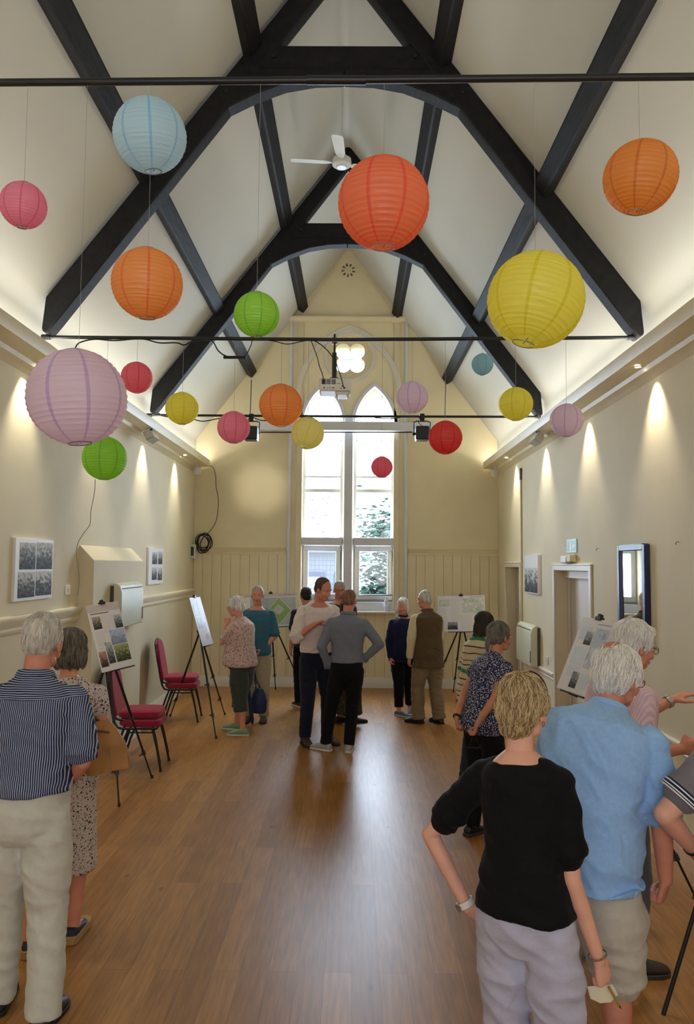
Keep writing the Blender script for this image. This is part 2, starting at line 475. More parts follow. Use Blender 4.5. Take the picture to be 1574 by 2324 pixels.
# dado rails of the side walls
def dado_x(x, s, y0, y1, z, d=.05, h=.12):
    return MB().prism([(x, z - h), (x + s * d * .35, z - h), (x + s * d * .5, z - h * .8), (x + s * d * .35, z - h * .65), (x + s * d * .5, z - h * .5), (x + s * d * .9, z - h * .2), (x + s * d, z), (x + s * d * .9, z + .012), (x, z + .02)], 'y', y0, y1)
trim(dado_x(-WX, 1, RY, 7.6, 1.60), M_WALL, 0)
trim(dado_x(-WX, 1, 9.38, BY, 1.60), M_WALL, 0)
trim(dado_x(WX, -1, RY, DR2[0] - .08, .74, .035, .07), M_SK, 0)
trim(dado_x(WX, -1, DR2[1] + .08, DR1[0] - .08, .74, .035, .07), M_SK, 0)

# cornice boxes carrying the up and down lights
def cornice(s):
    pr = [(2.31, 3.79), (2.31, 3.69), (2.315, 3.68), (2.43, 3.675), (2.47, 3.665), (2.49, 3.635), (2.53, 3.625), (2.55, 3.60), (2.57, 3.585), (2.57, 3.715), (2.335, 3.715), (2.335, 3.79)]
    return MB().prism([(s * x, z) for x, z in pr], 'y', RY, BY - .1)
trim(cornice(-1), M_CREAMTRIM, 0); trim(cornice(1), M_CREAMTRIM, 0)

# doors in their recesses on the right wall
M_DOOR = mat('cream_white_door_paint', rgb(214, 206, 196), rough=.45, var=.03, scale=3)
def architrave(d):
    mb = MB()
    for (y0, y1, z0, z1) in ((d[0] - .07, d[0], 0, d[2] + .07), (d[1], d[1] + .07, 0, d[2] + .07), (d[0], d[1], d[2], d[2] + .07)):
        mb.span((WX - .022, y0, z0), (WX, y1, z1))
    mb.span((WX - .03, d[0] - .085, d[2] + .06), (WX, d[1] + .085, d[2] + .08))
    return mb
d2 = struct(MB().span((WX + .17, DR2[0] + .02, .01), (WX + .21, DR2[1] - .02, DR2[2] - .02)).build('door_2', M_DOOR, bevel=.004))
architrave(DR2).build('architrave', M_TRIM, d2, bevel=.006)
MB().span((WX + .10, DR2[0], DR2[2] - .09), (WX + .17, DR2[1], DR2[2])).span((WX + .14, DR2[0], 0), (WX + .17, DR2[0] + .04, DR2[2])).span((WX + .14, DR2[1] - .04, 0), (WX + .17, DR2[1], DR2[2])).build('door_stop', M_TRIM, d2, bevel=.006)
MB().span((WX + .165, 8.45, 1.70), (WX + .17, 8.47, 1.78)).build('door_number_plate', M_LEAD, d2)
MB().tube([(WX + .15, 8.2, 1.0), (WX + .12, 8.2, 1.0), (WX + .12, 8.32, 1.0)], .009).build('door_handle', M_CHROME, d2)
d1 = struct(MB().span((WX + .17, DR1[0] + .02, .01), (WX + .21, DR1[1] - .02, DR1[2] - .02)).build('door_1', M_DOOR, bevel=.004))
architrave(DR1).build('architrave', M_TRIM, d1, bevel=.006)
for (z0, z1) in ((.25, .9), (1.1, 1.75)):
    for (y0, y1) in ((DR1[0] + .14, DR1[0] + .47), (DR1[0] + .58, DR1[1] - .14)):
        mb = MB()
        mb.span((WX + .155, y0, z0), (WX + .17, y0 + .03, z1)).span((WX + .155, y1 - .03, z0), (WX + .17, y1, z1)).span((WX + .155, y0 + .03, z0), (WX + .17, y1 - .03, z0 + .03)).span((WX + .155, y0 + .03, z1 - .03), (WX + .17, y1 - .03, z1))
        mb.build('panel_moulding', M_TRIM, d1, bevel=.004)
MB().prism([(WX + .0, 2.03), (WX + .14, 2.03), (WX + .14, 1.93), (WX + .09, 1.95)], 'y', DR1[0] + .05, DR1[0] + .15).build('bracket', M_TRIM, d1)

# ------------------------------------------------------------------ roof timbers
TRY = (6.37, 9.80)
def truss(Y, label):
    t = thing('roof_truss', label, 'roof truss', (0.02, Y, 3.95), group='black arched roof trusses')
    h = .08; zo = 3.95
    def ex(pts, nm, hh=h):
        MB().prism([(x, z - zo) for x, z in pts], 'y', -hh, hh).build(nm, M_BEAM, t, bevel=.012)
    O = 7.52; I = 7.235; Q = 1.315
    for s in (-1, 1):
        ex([(0, O), (s * 2.48, O - Q * 2.48), (s * 2.505, 4.0), (s * 2.50, 3.97), (s * 2.46, 3.95), (s * 2.38, 4.05), (0, I)], 'rafter')
    ex([(-.80, 6.47), (.80, 6.47), (.92, 6.25), (-.92, 6.25)], 'collar_beam', h * .9)
    arc = [(0, 6.19), (.25, 6.18), (.5, 6.135), (.75, 6.04), (1.0, 5.91)]
    for s in (-1, 1):
        ex([(0, 6.27)] + [(s * x, z) for x, z in arc] + [(s * 1.03, 5.90), (s * .93, 6.1), (s * .84, 6.27)], 'arch_brace', h * .96)
    for s in (-1, 1):
        for (x, z) in ((1.0, 6.05), (1.62, 5.24), (.6, 6.37)):
            MB().tube([(s * x, -h - .012, z - zo), (s * x, -h + .01, z - zo)], .018, 8).build('bolt', M_BLACK, t)
    return t
truss(TRY[0], 'nearer black roof truss, crossing the top of the hall in front of the ceiling fan')
truss(TRY[1], 'further black roof truss, its collar beam partly behind the big orange lantern')
for (s, xr, nm) in ((-1, 1.675, 'lower black purlin running the length of the left ceiling slope'), (-1, .81, 'upper black purlin running the length of the left ceiling slope'),
                    (1, 1.745, 'lower black purlin running the length of the right ceiling slope'), (1, .885, 'upper black purlin running the length of the right ceiling slope')):
    sl = math.atan(SLOPE); u = Vector((-s * math.cos(sl), math.sin(sl))); nrm = Vector((-s * math.sin(sl), -math.cos(sl)))
    c = Vector((AX + s * xr, roof_z(xr)))
    pts = [c + u * a + nrm * b for a, b in ((-.08, -.04), (-.08, .095), (-.065, .11), (.065, .11), (.08, .095), (.08, -.04))]
    tag(MB().prism([(p.x, p.y) for p in pts], 'y', RY, BY - .04).build('roof_purlin', M_BEAM, bevel=.006), nm, 'roof beam', 'black purlins under the ceiling slopes')
# tie rods across the hall
RODS = {}
def rod_z(Y, x):
    P = RODS[Y]
    for a, b in zip(P, P[1:]):
        if a.x <= x <= b.x: return a.z + (b.z - a.z) * (x - a.x) / (b.x - a.x)
    return P[0].z
for (Y, x0, x1, z0, z1, nm) in ((2.91, -2.57, 2.57, None, None, 'nearest black steel tie rod crossing the whole hall above the blue lantern'),
                      (6.37, -2.48, 2.50, None, None, 'black steel tie rod carrying the projector, under the nearer truss'),
                      (9.80, -2.50, 2.53, None, None, 'black steel tie rod carrying the two stage lamps, under the further truss')):
    pl, pr, pm = {2.91: ((0, 188), (1574, 174), (760, 182)), 6.37: ((95, 765), (1443, 766), (770, 771)), 9.80: ((333, 942), (1226, 946), (780, 945))}[Y]
    P = [at(pl[0], pl[1], Y), at(pm[0], pm[1], Y), at(pr[0], pr[1], Y)]
    if Y == 2.91:
        P[0] = P[0] + (P[0] - P[1]) * .0; P[0].x, P[2].x = -1.36, 1.45
        P = [Vector((-2.56, Y, P[0].z - .01))] + P + [Vector((2.56, Y, P[2].z + .01))]
    t = thing('tie_rod', nm, 'steel rod', (0, Y, P[1].z), group='black tie rods across the hall')
    off = Vector((0, Y, P[1].z)); RODS[Y] = P
    r_ = .0155 if Y > 4 else .0145
    MB().tube([p - off for p in P], r_, 12).build('rod', M_BLACK, t)
    for p in (P[0], P[-1]):
        s = 1 if p.x > 0 else -1
        MB().tube([p - off - Vector((s * .07, 0, 0)), p - off], .024, 12).build('end_plate', M_BLACK, t)
    if Y < 4:
        MB().tube([P[2] - off - Vector((.11, 0, 0)), P[2] - off + Vector((.12, 0, 0))], .0175, 12).build('coupling', M_BLACK, t)
th = MB().tube([at(585, 981, 12.9), at(935, 981, 12.9)], .011, 8).build('curtain_rail', M_BLACK)
tag(th, 'thin black rail running across the window just below the pale cross beam', 'rail')
# ------------------------------------------------------------------ paper lanterns
def paper_mat(name, col, seam):
    m = bpy.data.materials.new(name); m.use_nodes = True
    nt = m.node_tree; nt.nodes.clear(); N = nt.nodes.new; L = nt.links.new
    out = N('ShaderNodeOutputMaterial'); df = N('ShaderNodeBsdfDiffuse'); tr = N('ShaderNodeBsdfTranslucent'); gl = N('ShaderNodeBsdfGlossy')
    gl.inputs['Roughness'].default_value = .45; gl.inputs['Color'].default_value = (1, 1, 1, 1)
    tc = N('ShaderNodeTexCoord'); sp = N('ShaderNodeSeparateXYZ'); L(tc.outputs['Object'], sp.inputs[0])
    at2 = N('ShaderNodeMath'); at2.operation = 'ARCTAN2'; L(sp.outputs['Y'], at2.inputs[0]); L(sp.outputs['X'], at2.inputs[1])
    mul = N('ShaderNodeMath'); mul.operation = 'MULTIPLY'; mul.inputs[1].default_value = 8 / (2 * PI); L(at2.outputs[0], mul.inputs[0])
    add = N('ShaderNodeMath'); add.operation = 'ADD'; add.inputs[1].default_value = 20.5; L(mul.outputs[0], add.inputs[0])
    fr = N('ShaderNodeMath'); fr.operation = 'FRACT'; L(add.outputs[0], fr.inputs[0])
    sb = N('ShaderNodeMath'); sb.operation = 'SUBTRACT'; sb.inputs[1].default_value = .5; L(fr.outputs[0], sb.inputs[0])
    ab = N('ShaderNodeMath'); ab.operation = 'ABSOLUTE'; L(sb.outputs[0], ab.inputs[0])
    lt = N('ShaderNodeMath'); lt.operation = 'LESS_THAN'; lt.inputs[1].default_value = .05; L(ab.outputs[0], lt.inputs[0])
    mx = N('ShaderNodeMix'); mx.data_type = 'RGBA'; mx.inputs[6].default_value = col; mx.inputs[7].default_value = seam; L(lt.outputs[0], mx.inputs[0])
    n = N('ShaderNodeTexNoise'); n.inputs['Scale'].default_value = 3.0; n.inputs['Detail'].default_value = 4
    mp = N('ShaderNodeMapping'); mp.inputs['Scale'].default_value = (6, 6, 30); L(tc.outputs['Object'], mp.inputs[0]); L(mp.outputs[0], n.inputs['Vector'])
    bp = N('ShaderNodeBump'); bp.inputs['Strength'].default_value = .35; bp.inputs['Distance'].default_value = .004; L(n.outputs['Fac'], bp.inputs['Height'])
    for q in (df, tr): L(mx.outputs[2], q.inputs['Color']); L(bp.outputs[0], q.inputs['Normal'])
    L(bp.outputs[0], gl.inputs['Normal'])
    s1 = N('ShaderNodeMixShader'); s1.inputs['Fac'].default_value = .58; L(df.outputs[0], s1.inputs[1]); L(tr.outputs[0], s1.inputs[2])
    s2 = N('ShaderNodeMixShader'); s2.inputs['Fac'].default_value = .035; L(s1.outputs[0], s2.inputs[1]); L(gl.outputs[0], s2.inputs[2])
    L(s2.outputs[0], out.inputs['Surface'])
    return m
PAPER = {k: paper_mat('%s_rice_paper' % k, rgb(*[c + .13 * (255 - c) for c in a]), rgb(*[c + .13 * (255 - c) for c in b])) for k, (a, b) in {
    'light_blue': ((204, 234, 250), (158, 208, 242)), 'orange': ((255, 176, 88), (246, 136, 62)), 'deep_orange': ((255, 142, 92), (252, 100, 68)),
    'amber': ((246, 164, 66), (224, 130, 48)), 'yellow': ((254, 246, 96), (240, 228, 50)), 'lime_green': ((170, 232, 64), (130, 208, 56)),
    'mauve': ((244, 224, 240), (212, 184, 230)), 'pink': ((252, 156, 186), (238, 108, 152)), 'rose_pink': ((250, 120, 146), (236, 80, 108)),
    'red': ((240, 60, 62), (212, 38, 46)), 'pale_blue': ((160, 208, 222), (130, 186, 208)), 'pale_yellow': ((252, 244, 160), (242, 230, 110))}.items()}
M_WIRE = mat('thin_lantern_wire', rgb(150, 150, 150), rough=.4, metal=.8)
M_THREAD = mat('clear_nylon_thread', rgb(150, 150, 148), rough=.4)
def lantern_mesh(R, seed, ribs=22):
    rnd = random.Random(seed); seg = 64; prof = []
    t0, t1 = .235, PI - .235
    lev = []
    for i in range(ribs + 1):
        t = t0 + (t1 - t0) * (i + (rnd.uniform(-.16, .16) if 0 < i < ribs else 0)) / ribs
        lev.append(t)
    vs = []; fs = []; rows = []
    ph = [rnd.uniform(0, 6.3) for _ in range(6)]
    for i in range(ribs):
        for k in range(3):
            f = k / 3; t = lev[i] + (lev[i + 1] - lev[i]) * f
            rows.append((t, 1 - .014 * math.sin(PI * f) if k else 1.0, k))
    rows.append((lev[-1], 1, 0))
    for t, q, k in rows:
        for j in range(seg):
            a = 2 * PI * j / seg
            panel = (a / (PI / 4)) % 1.0
            loosen = (.010 * math.sin(PI * panel)) * (1 if k else .2) * (.6 + .4 * math.sin(ph[0] + 9 * t + 3 * math.floor(a / (PI / 4))))
            r = R * (q - loosen) * (1 + .008 * math.sin(a * 2 + ph[1]) + .006 * math.sin(3 * t + ph[2]))
            vs.append((r * math.sin(t) * math.cos(a), r * math.sin(t) * math.sin(a), -R * .985 * math.cos(t) * q))
    n = len(rows)
    for i in range(n - 1):
        for j in range(seg):
            fs.append((i * seg + j, i * seg + (j + 1) % seg, (i + 1) * seg + (j + 1) % seg, (i + 1) * seg + j))
    mb = MB().add(vs, fs)
    return mb, math.sin(t0) * R, math.cos(t0) * R * .985
def lantern(px, py, d_px, Y, colour, label, ztop, tilt=(0, 0), rz=0.0, seed=1, group='round paper lanterns hung from the tie rods'):
    c = at(px, py, Y); R = d_px / 2 / F_PX * Y * .985
    t = thing('paper_lantern', label, 'paper lantern', c, group=group)
    mb, rh, zh = lantern_mesh(R, seed)
    sh = mb.build('paper_shade', PAPER[colour], t)
    sh.data.shade_smooth(); sh.rotation_euler = (tilt[0], tilt[1], rz)
    if R > .08:
        M = Matrix.Rotation(tilt[1], 4, 'Y') @ Matrix.Rotation(tilt[0], 4, 'X')
        for s, nm in ((1, 'top_ring'), (-1, 'bottom_ring')):
            ringpts = [M @ Vector((rh * math.cos(a), rh * math.sin(a), s * zh)) for a in [2 * PI * i / 24 for i in range(25)]]
            MB().tube(ringpts, .0022, 6, caps=False).build(nm, M_WIRE, t)
        # wire hanger inside, like a hoop between the two openings
        hoop = [M @ Vector((rh * .8 * math.cos(rz) * math.sin(PI * i / 16 * 1.0) * 1.6, rh * .8 * math.sin(rz) * math.sin(PI * i / 16) * 1.6, -zh + 2 * zh * i / 16)) for i in range(17)]
        MB().tube(hoop, .0018, 5).build('wire_hanger', M_WIRE, t)
    if ztop:
        MB().tube([(0, 0, zh * .98), (.0, 0, rod_z(Y, c.x) - .014 - c.z)], .0008 if Y < 5 else .0014, 5).build('hanging_thread', M_THREAD, t)
    return t
Z0, Z1, Z2 = 3.93, 3.93, 3.93
LANTERNS = [
    (340, 308, 174, 2.91, 'light_blue', 'light blue paper lantern, high on the left just under the nearest rod', 3.93, (.16, -.08), .25),
    (53, 466, 109, 2.91, 'pink', 'pink paper lantern furthest left, above the ceiling cornice', 3.93, (.05, .05), .30),
    (334, 644, 168, 2.91, 'orange', 'orange paper lantern directly below the light blue one', 3.95, (.1, 0), .30),
    (870, 463, 218, 2.91, 'deep_orange', 'largest deep orange paper lantern, in front of the ceiling fan', 3.93, (.03, 0), .42),
    (1452, 403, 172, 2.91, 'amber', 'amber orange paper lantern high on the right, alone', 3.93, (.1, .1), .35),
    (1215, 681, 226, 2.91, 'yellow', 'largest yellow paper lantern, on the right under the nearer truss', 3.93, (.02, .28), .48),
    (582, 714, 107, 2.91, 'lime_green', 'lime green paper lantern above the projector rod, left of the window', 3.93, (.05, 0), .35),
    (175, 902, 228, 2.91, 'mauve', 'largest mauve paper lantern, in front of the left cornice', 3.93, (0, -.1), .55),
    (237, 1040, 103, 6.37, 'lime_green', 'lime green paper lantern below the big mauve one, by the left wall', 3.93, (0, 0), .1),
    (310, 857, 74, 6.37, 'rose_pink', 'small rose pink lantern peeping out right of the big mauve one', 3.95, (0, 0), .4),
    (413, 927, 77, 6.37, 'yellow', 'small yellow lantern at the left end of the far rod', 3.95, (0, 0), 1.9),
    (530, 970, 76, 6.37, 'pink', 'small pink lantern covering the left stage lamp', 3.95, (0, 0), .30),
    (637, 920, 101, 6.37, 'orange', 'mid sized orange lantern just left of the window heads', 3.95, (0, 0), .38),
    (698, 983, 76, 6.37, 'pale_yellow', 'small pale yellow lantern hanging before the left window light', 3.95, (.3, .2), 1.7),
    (866, 1060, 50, 6.37, 'rose_pink', 'tiny rose pink lantern, lowest, before the right window light', 3.95, (0, 0), .3),
    (935, 902, 75, 6.37, 'mauve', 'small mauve lantern right beside the right window head', 3.95, (0, 0), .43),
    (1094, 827, 51, 6.37, 'pale_blue', 'tiny pale blue lantern behind and left of the big yellow one', 3.95, (0, 0), .2),
    (1170, 917, 79, 6.37, 'yellow', 'small yellow lantern in front of the right foot of the further truss', 3.95, (0, 0), 1.9),
    (1285, 954, 78, 6.37, 'mauve', 'small mauve lantern in front of the right cornice', 3.95, (.05, 0), .4),
    (1010, 993, 79, 6.37, 'red', 'small bright red lantern beside the right stage lamp', 3.95, (0, 0), .42)]
for i, a in enumerate(LANTERNS):
    lantern(*a[:6], a[6], a[7], a[8], seed=i + 3)

# ------------------------------------------------------------------ ceiling fan, projector, stage lamps
M_FAN = mat('white_enamel', rgb(214, 216, 212), rough=.35)
fc = at(775, 370, 8.0)
fan = thing('ceiling_fan', 'white three bladed ceiling fan on a long rod, behind the big orange lantern', 'ceiling fan', fc)
MB().lathe([(0, -.045), (.075, -.043), (.10, -.025), (.105, 0), (.10, .04), (.06, .07), (.02, .09), (0, .09)], 32).build('motor_housing', M_FAN, fan)
MB().lathe([(0, -.056), (.05, -.055), (.062, -.044), (0, -.044)], 28).build('hub_cap', M_FAN, fan)
MB().tube([(0, 0, .08), (0, 0, 7.44 - fc.z)], .011, 10).build('down_rod', M_FAN, fan)
MB().lathe([(0, 0), (.05, 0), (.06, .03), (.02, .08), (0, .08)], 20, Matrix.Translation((0, 0, 7.38 - fc.z))).build('ceiling_canopy', M_FAN, fan)
for ang in (186, 266, 30 - 4):
    a = math.radians(ang); M = Matrix.Rotation(a, 4, 'Z') @ Matrix.Rotation(math.radians(-12), 4, 'X')
    MB().prism([(.12, -.03), (.2, -.055), (.50, -.065), (.54, -.055), (.55, 0), (.54, .055), (.50, .065), (.2, .055), (.12, .03)], 'z', -.003, .003, M).build('blade', M_FAN, fan, bevel=.002)
    MB().span((.08, -.018, -.006), (.2, .018, 0.0), M).build('blade_arm', M_FAN, fan, bevel=.002)

PY = 6.37
pj = at(760, 874, PY); u = 1 / F_PX * PY
pr = thing('projector', 'white projector hung upside down from the rod in front of the window', 'projector', pj)
MB().span((-.132, -.03, -.055), (.132, .20, .055)).build('casing', M_WHITEP, pr, bevel=.012)
MB().prism([(.0, -.055), (.02, -.08), (.10, -.08), (.12, -.055)], 'y', .0, .19).build('lens_mount', M_WHITEP, pr, bevel=.004)
M_GRILLE = mat('projector_vent_grille', rgb(120, 118, 118), rough=.6)
for k in range(3):
    MB().span((-.112 + k * .042, -.034, .0), (-.078 + k * .042, -.028, .042)).build('vent_grille', M_GRILLE if k else M_GREYP, pr)
for k, (x, z, w_, h_) in enumerate(((-.09, -.03, .012, .01), (-.06, -.03, .006, .006), (-.04, -.03, .006, .008), (-.015, -.03, .02, .007), (.06, -.015, .014, .008), (.05, -.033, .016, .005), (.08, -.03, .014, .012), (.03, .005, .03, .003))):
    MB().span((x - w_ / 2, -.033, z - h_ / 2), (x + w_ / 2, -.028, z + h_ / 2)).build('socket', M_GREYP, pr)
pt = at(759, 757, PY)
pz0, pz1 = at(760, 857, PY).z - pj.z, pt.z - pj.z
px_ = pt.x - pj.x
MB().tube([(px_, .02, pz0 - .02), (px_, .02, pz1 - .16)], .02, 12).tube([(px_, .02, pz1 - .17), (px_, .02, pz1)], .009, 8).build('pole', M_BLACK, pr)
MB().tube([(px_, .02, pz0 - .03), (px_, .02, pz0)], .04, 14).build('mount_plate', M_BLACK, pr)
MB().lathe([(.012, -.02), (.03, -.02), (.03, .02), (.012, .02)], 14, Matrix.Translation((px_, .02, pz1 - .055)) @ Matrix.Rotation(PI / 2, 4, 'Y')).build('rod_clamp', M_CHROME, pr)
def cord(name, label, pix, Y, r=.005, mtl=None, cat='cable'):
    pts = [at(x, y, Y + (dy[0] if dy else 0)) for x, y, *dy in pix]
    # smooth
    sm = []
    for i in range(len(pts) - 1):
        p0 = pts[max(0, i - 1)]; p1 = pts[i]; p2 = pts[i + 1]; p3 = pts[min(len(pts) - 1, i + 2)]
        for k in range(5):
            t = k / 5
            sm.append(.5 * ((2 * p1) + (p2 - p0) * t + (2 * p0 - 5 * p1 + 4 * p2 - p3) * t * t + (3 * p1 - p0 - 3 * p2 + p3) * t ** 3))
    sm.append(pts[-1])
    return tag(MB().tube(sm, r, 6).build(name, mtl or M_CABLE), label, cat)
cord('power_cable', 'black cable drooping from the rod to the left end of the projector', [(704, 770), (712, 790), (720, 812), (724, 830), (732, 852), (734, 868)], PY - .04, .004)
cord('video_cable', 'black cable curving down from the rod to the projector pole and right socket', [(705, 770), (725, 780), (745, 798), (760, 820), (770, 845), (777, 870), (780, 882)], PY - .05, .0045)
cord('taped_cable', 'black cable taped along the rod, starting above the big mauve lantern', [(170, 792), (180, 778), (215, 770), (260, 773), (320, 769), (360, 778), (400, 778), (418, 783), (440, 774), (478, 772), (495, 796), (512, 808), (530, 811)], PY - .03, .006)
cord('hanging_adapter_lead', 'short black lead from the rod to the adapter right of the taped cable', [(553, 811), (562, 800), (570, 782), (577, 771), (620, 774), (650, 781), (680, 776), (704, 771)], PY - .03, .004)
a0, a1 = at(507, 811, PY - .03), at(558, 811, PY - .03)
tag(MB().tube([a0, a1], [.013, .013], 8).build('inline_adapter', M_BLACK), 'black inline power adapter hanging in the loop of cable left of the green lantern', 'power adapter')
cord('far_rod_cable', 'loose black cable tied along the left half of the far rod', [(345, 941), (360, 938), (372, 945), (430, 950), (460, 956), (495, 950), (530, 944), (570, 947), (600, 955), (640, 948)], 9.75, .007)
cord('far_rod_cable', 'loose black cable tied along the right half of the far rod', [(850, 948), (890, 950), (925, 944), (945, 946), (955, 950)], 9.75, .006)
for (x, nm) in ((568, 'thin black chain from the left purlin down to the left stage lamp'), (1009, 'thin black chain from the right purlin down to the rod, above the red lantern')):
    tag(MB().tube([at(x + 2, 862, 9.80), at(x, 944, 9.80)], .006, 6).build('support_chain', M_BLACK), nm, 'chain', 'chains holding the far rod')
V_ = Vector
M_LAMP_ = emit_mat('warm_lit_lens', (1.0, .9, .74, 1), 3)
def stage_lamp(px, label, group='stage lamps on the far rod', beam=0):
    c = at(px, 985, 9.80); t = thing('stage_lamp', label, 'stage lamp', c, group=group)
    MB().prism([(-.10, -.085), (.10, -.085), (.10, .075), (.06, .09), (-.10, .09)], 'x', -.085, .085).build('lamp_housing', M_BLACK, t, bevel=.015)
    MB().tube([(-.10, 0, 0), (-.105, 0, .15), (-.07, 0, .165), (.07, 0, .165), (.105, 0, .15), (.10, 0, 0)], .008, 6).build('yoke', M_BLACK, t)
    MB().span((-.03, -.03, .165), (.03, .03, .26)).build('rod_clamp', M_BLACK, t, bevel=.005)
    MB().tube([(-.125, 0, 0), (-.085, 0, 0)], .018, 8).build('tilt_knob', M_BLACK, t)
    MB().tube([(.0, -.06, .09), (-.05, -.04, .14), (-.03, -.03, .2)], .005, 6).build('lamp_lead', M_BLACK, t)
    if beam:
        l = bpy.data.lights.new('lamp_beam', 'SPOT'); l.energy = beam; l.color = (1.0, .92, .80); l.spot_size = math.radians(21); l.spot_blend = 1.0; l.shadow_soft_size = .04
        lo = bpy.data.objects.new('lamp_beam', l); COL.objects.link(lo); lo.parent = t; lo.location = (0, .13, 0)
        lo.rotation_euler = (at(592, 1108, BY) - c - V_((0, .13, 0))).to_track_quat('-Z', 'Y').to_euler()
        MB().tube([(0, .099, 0), (0, .106, 0)], .06, 20).build('lens', M_LAMP_, t)
    return t
stage_lamp(570, 'black stage lamp on the left of the far rod, behind the pink lantern', beam=55)
stage_lamp(957, 'black stage lamp on the right of the far rod, beside the red lantern')

# ------------------------------------------------------------------ cornice fittings
M_LAMP = emit_mat('lit_halogen_lamp', (1.0, .93, .78, 1), 12)
M_BEZEL = mat('brushed_steel_bezel', rgb(210, 205, 195), rough=.3, metal=.9)
for s, side in ((-1, 'left'), (1, 'right')):
    for k, Y in enumerate((.85, 2.62, 4.4, 6.18, 7.96, 9.75, 11.53)):
        t = thing('recessed_downlight', 'small lit recessed downlight in the soffit of the %s cornice' % side, 'downlight', (s * 2.425, Y, 3.672), group='downlights in the %s cornice' % side)
        MB().lathe([(.026, 0), (.042, -.001), (.042, -.006), (.034, -.009), (.026, -.004)], 24, closed=True).build('bezel', M_BEZEL, t)
        MB().lathe([(0, -.002), (.026, -.002), (.024, .004), (0, .004)], 20).build('lamp', M_LAMP, t)
        l = bpy.data.lights.new('downlight_beam', 'SPOT'); l.energy = 30; l.color = (1.0, .90, .70); l.spot_size = math.radians(76); l.spot_blend = .85; l.shadow_soft_size = .02
        lo = bpy.data.objects.new('downlight_beam', l); COL.objects.link(lo); lo.parent = t; lo.location = (s * .035, 0, -.02); lo.rotation_euler = (0, s * -.12, 0)
def floodlight(s, Y, label):
    t = thing('floodlight', label, 'floodlight', (s * 2.36, Y, 3.60), group='silver floodlights under the cornices')
    M = Matrix.Rotation(s * .5, 4, 'Y')
    MB().prism([(-.05, -.05), (.05, -.06), (.055, .02), (.02, .05), (-.05, .05)], 'y', -.15, .15, M).build('reflector_housing', mat('pale_silver_paint', rgb(205, 204, 196), rough=.3, metal=.3), t, bevel=.008)
    MB().span((-.052, -.14, -.062), (.05, .14, -.052), M).build('front_glass', mat('dusty_glass', rgb(190, 188, 180), rough=.15), t)
    MB().tube([(0, -.16, 0), (0, -.17, .05), (0, -.05, .075), (0, .05, .075), (0, .17, .05), (0, .16, 0)], .006, 6).build('bracket', M_WHITEP, t)
    MB().span((-.03, -.06, .06), (.03, .0, .09)).build('mount_block', M_GREYP, t, bevel=.004)
floodlight(-1, 9.35, 'silver floodlight under the left cornice, right of the big mauve lantern')
floodlight(1, 9.35, 'silver floodlight under the right cornice, behind the small mauve lantern')
def sensor(s, label):
    t = thing('motion_sensor', label, 'sensor', (s * 2.44, 12.55, 3.56))
    MB().ball((0, 0, 0), (.07, .05, .075)).build('sensor_body', M_WHITEP, t)
    MB().tube([(0, 0, .05), (0, 0, .12)], .018, 8).build('swivel_mount', M_WHITEP, t)
sensor(-1, 'small round white sensor under the far end of the left cornice')
sensor(1, 'small white sensor under the far end of the right cornice')

# ------------------------------------------------------------------ things on the walls
def photo_mat(name, seed, lo=30, hi=200, tint=(1, 1, 1), scale=6, sky=True):
    m = bpy.data.materials.new(name); m.use_nodes = True
    nt = m.node_tree; b = nt.nodes['Principled BSDF']; N = nt.nodes.new; L = nt.links.new
    b.inputs['Roughness'].default_value = .65
    b.inputs['Specular IOR Level'].default_value = .25
    tc = N('ShaderNodeTexCoord'); sp = N('ShaderNodeSeparateXYZ'); L(tc.outputs['Generated'], sp.inputs[0])
    mp = N('ShaderNodeMapping'); mp.inputs['Location'].default_value = (seed * 3.7, seed * 1.9, seed); L(tc.outputs['Generated'], mp.inputs[0])
    n = N('ShaderNodeTexNoise'); n.inputs['Scale'].default_value = scale; n.inputs['Detail'].default_value = 6; L(mp.outputs[0], n.inputs['Vector'])
    v = N('ShaderNodeTexVoronoi'); v.inputs['Scale'].default_value = scale * 1.3; v.distance = 'CHEBYCHEV'; L(mp.outputs[0], v.inputs['Vector'])
    mx = N('ShaderNodeMath'); mx.operation = 'MULTIPLY'; L(n.outputs['Fac'], mx.inputs[0]); L(v.outputs['Distance'], mx.inputs[1])
    ad = N('ShaderNodeMath'); ad.operation = 'MULTIPLY_ADD'; L(sp.outputs['Z'], ad.inputs[0]); ad.inputs[1].default_value = .55 if sky else .05; L(mx.outputs[0], ad.inputs[2])
    r = N('ShaderNodeValToRGB'); e = r.color_ramp.elements
    c = lambda k: rgb(*[min(255, k * t) for t in tint])
    e[0].position = .18; e[0].color = c(lo); e[1].position = .72; e[1].color = c(hi)
    x = e.new(.42); x.color = c((lo * 1.6 + hi * .4) / 2 + 12); x = e.new(.55); x.color = c((lo + hi) / 2 + 20)
    L(ad.outputs[0], r.inputs['Fac']); L(r.outputs['Color'], b.inputs['Base Color'])
    return m
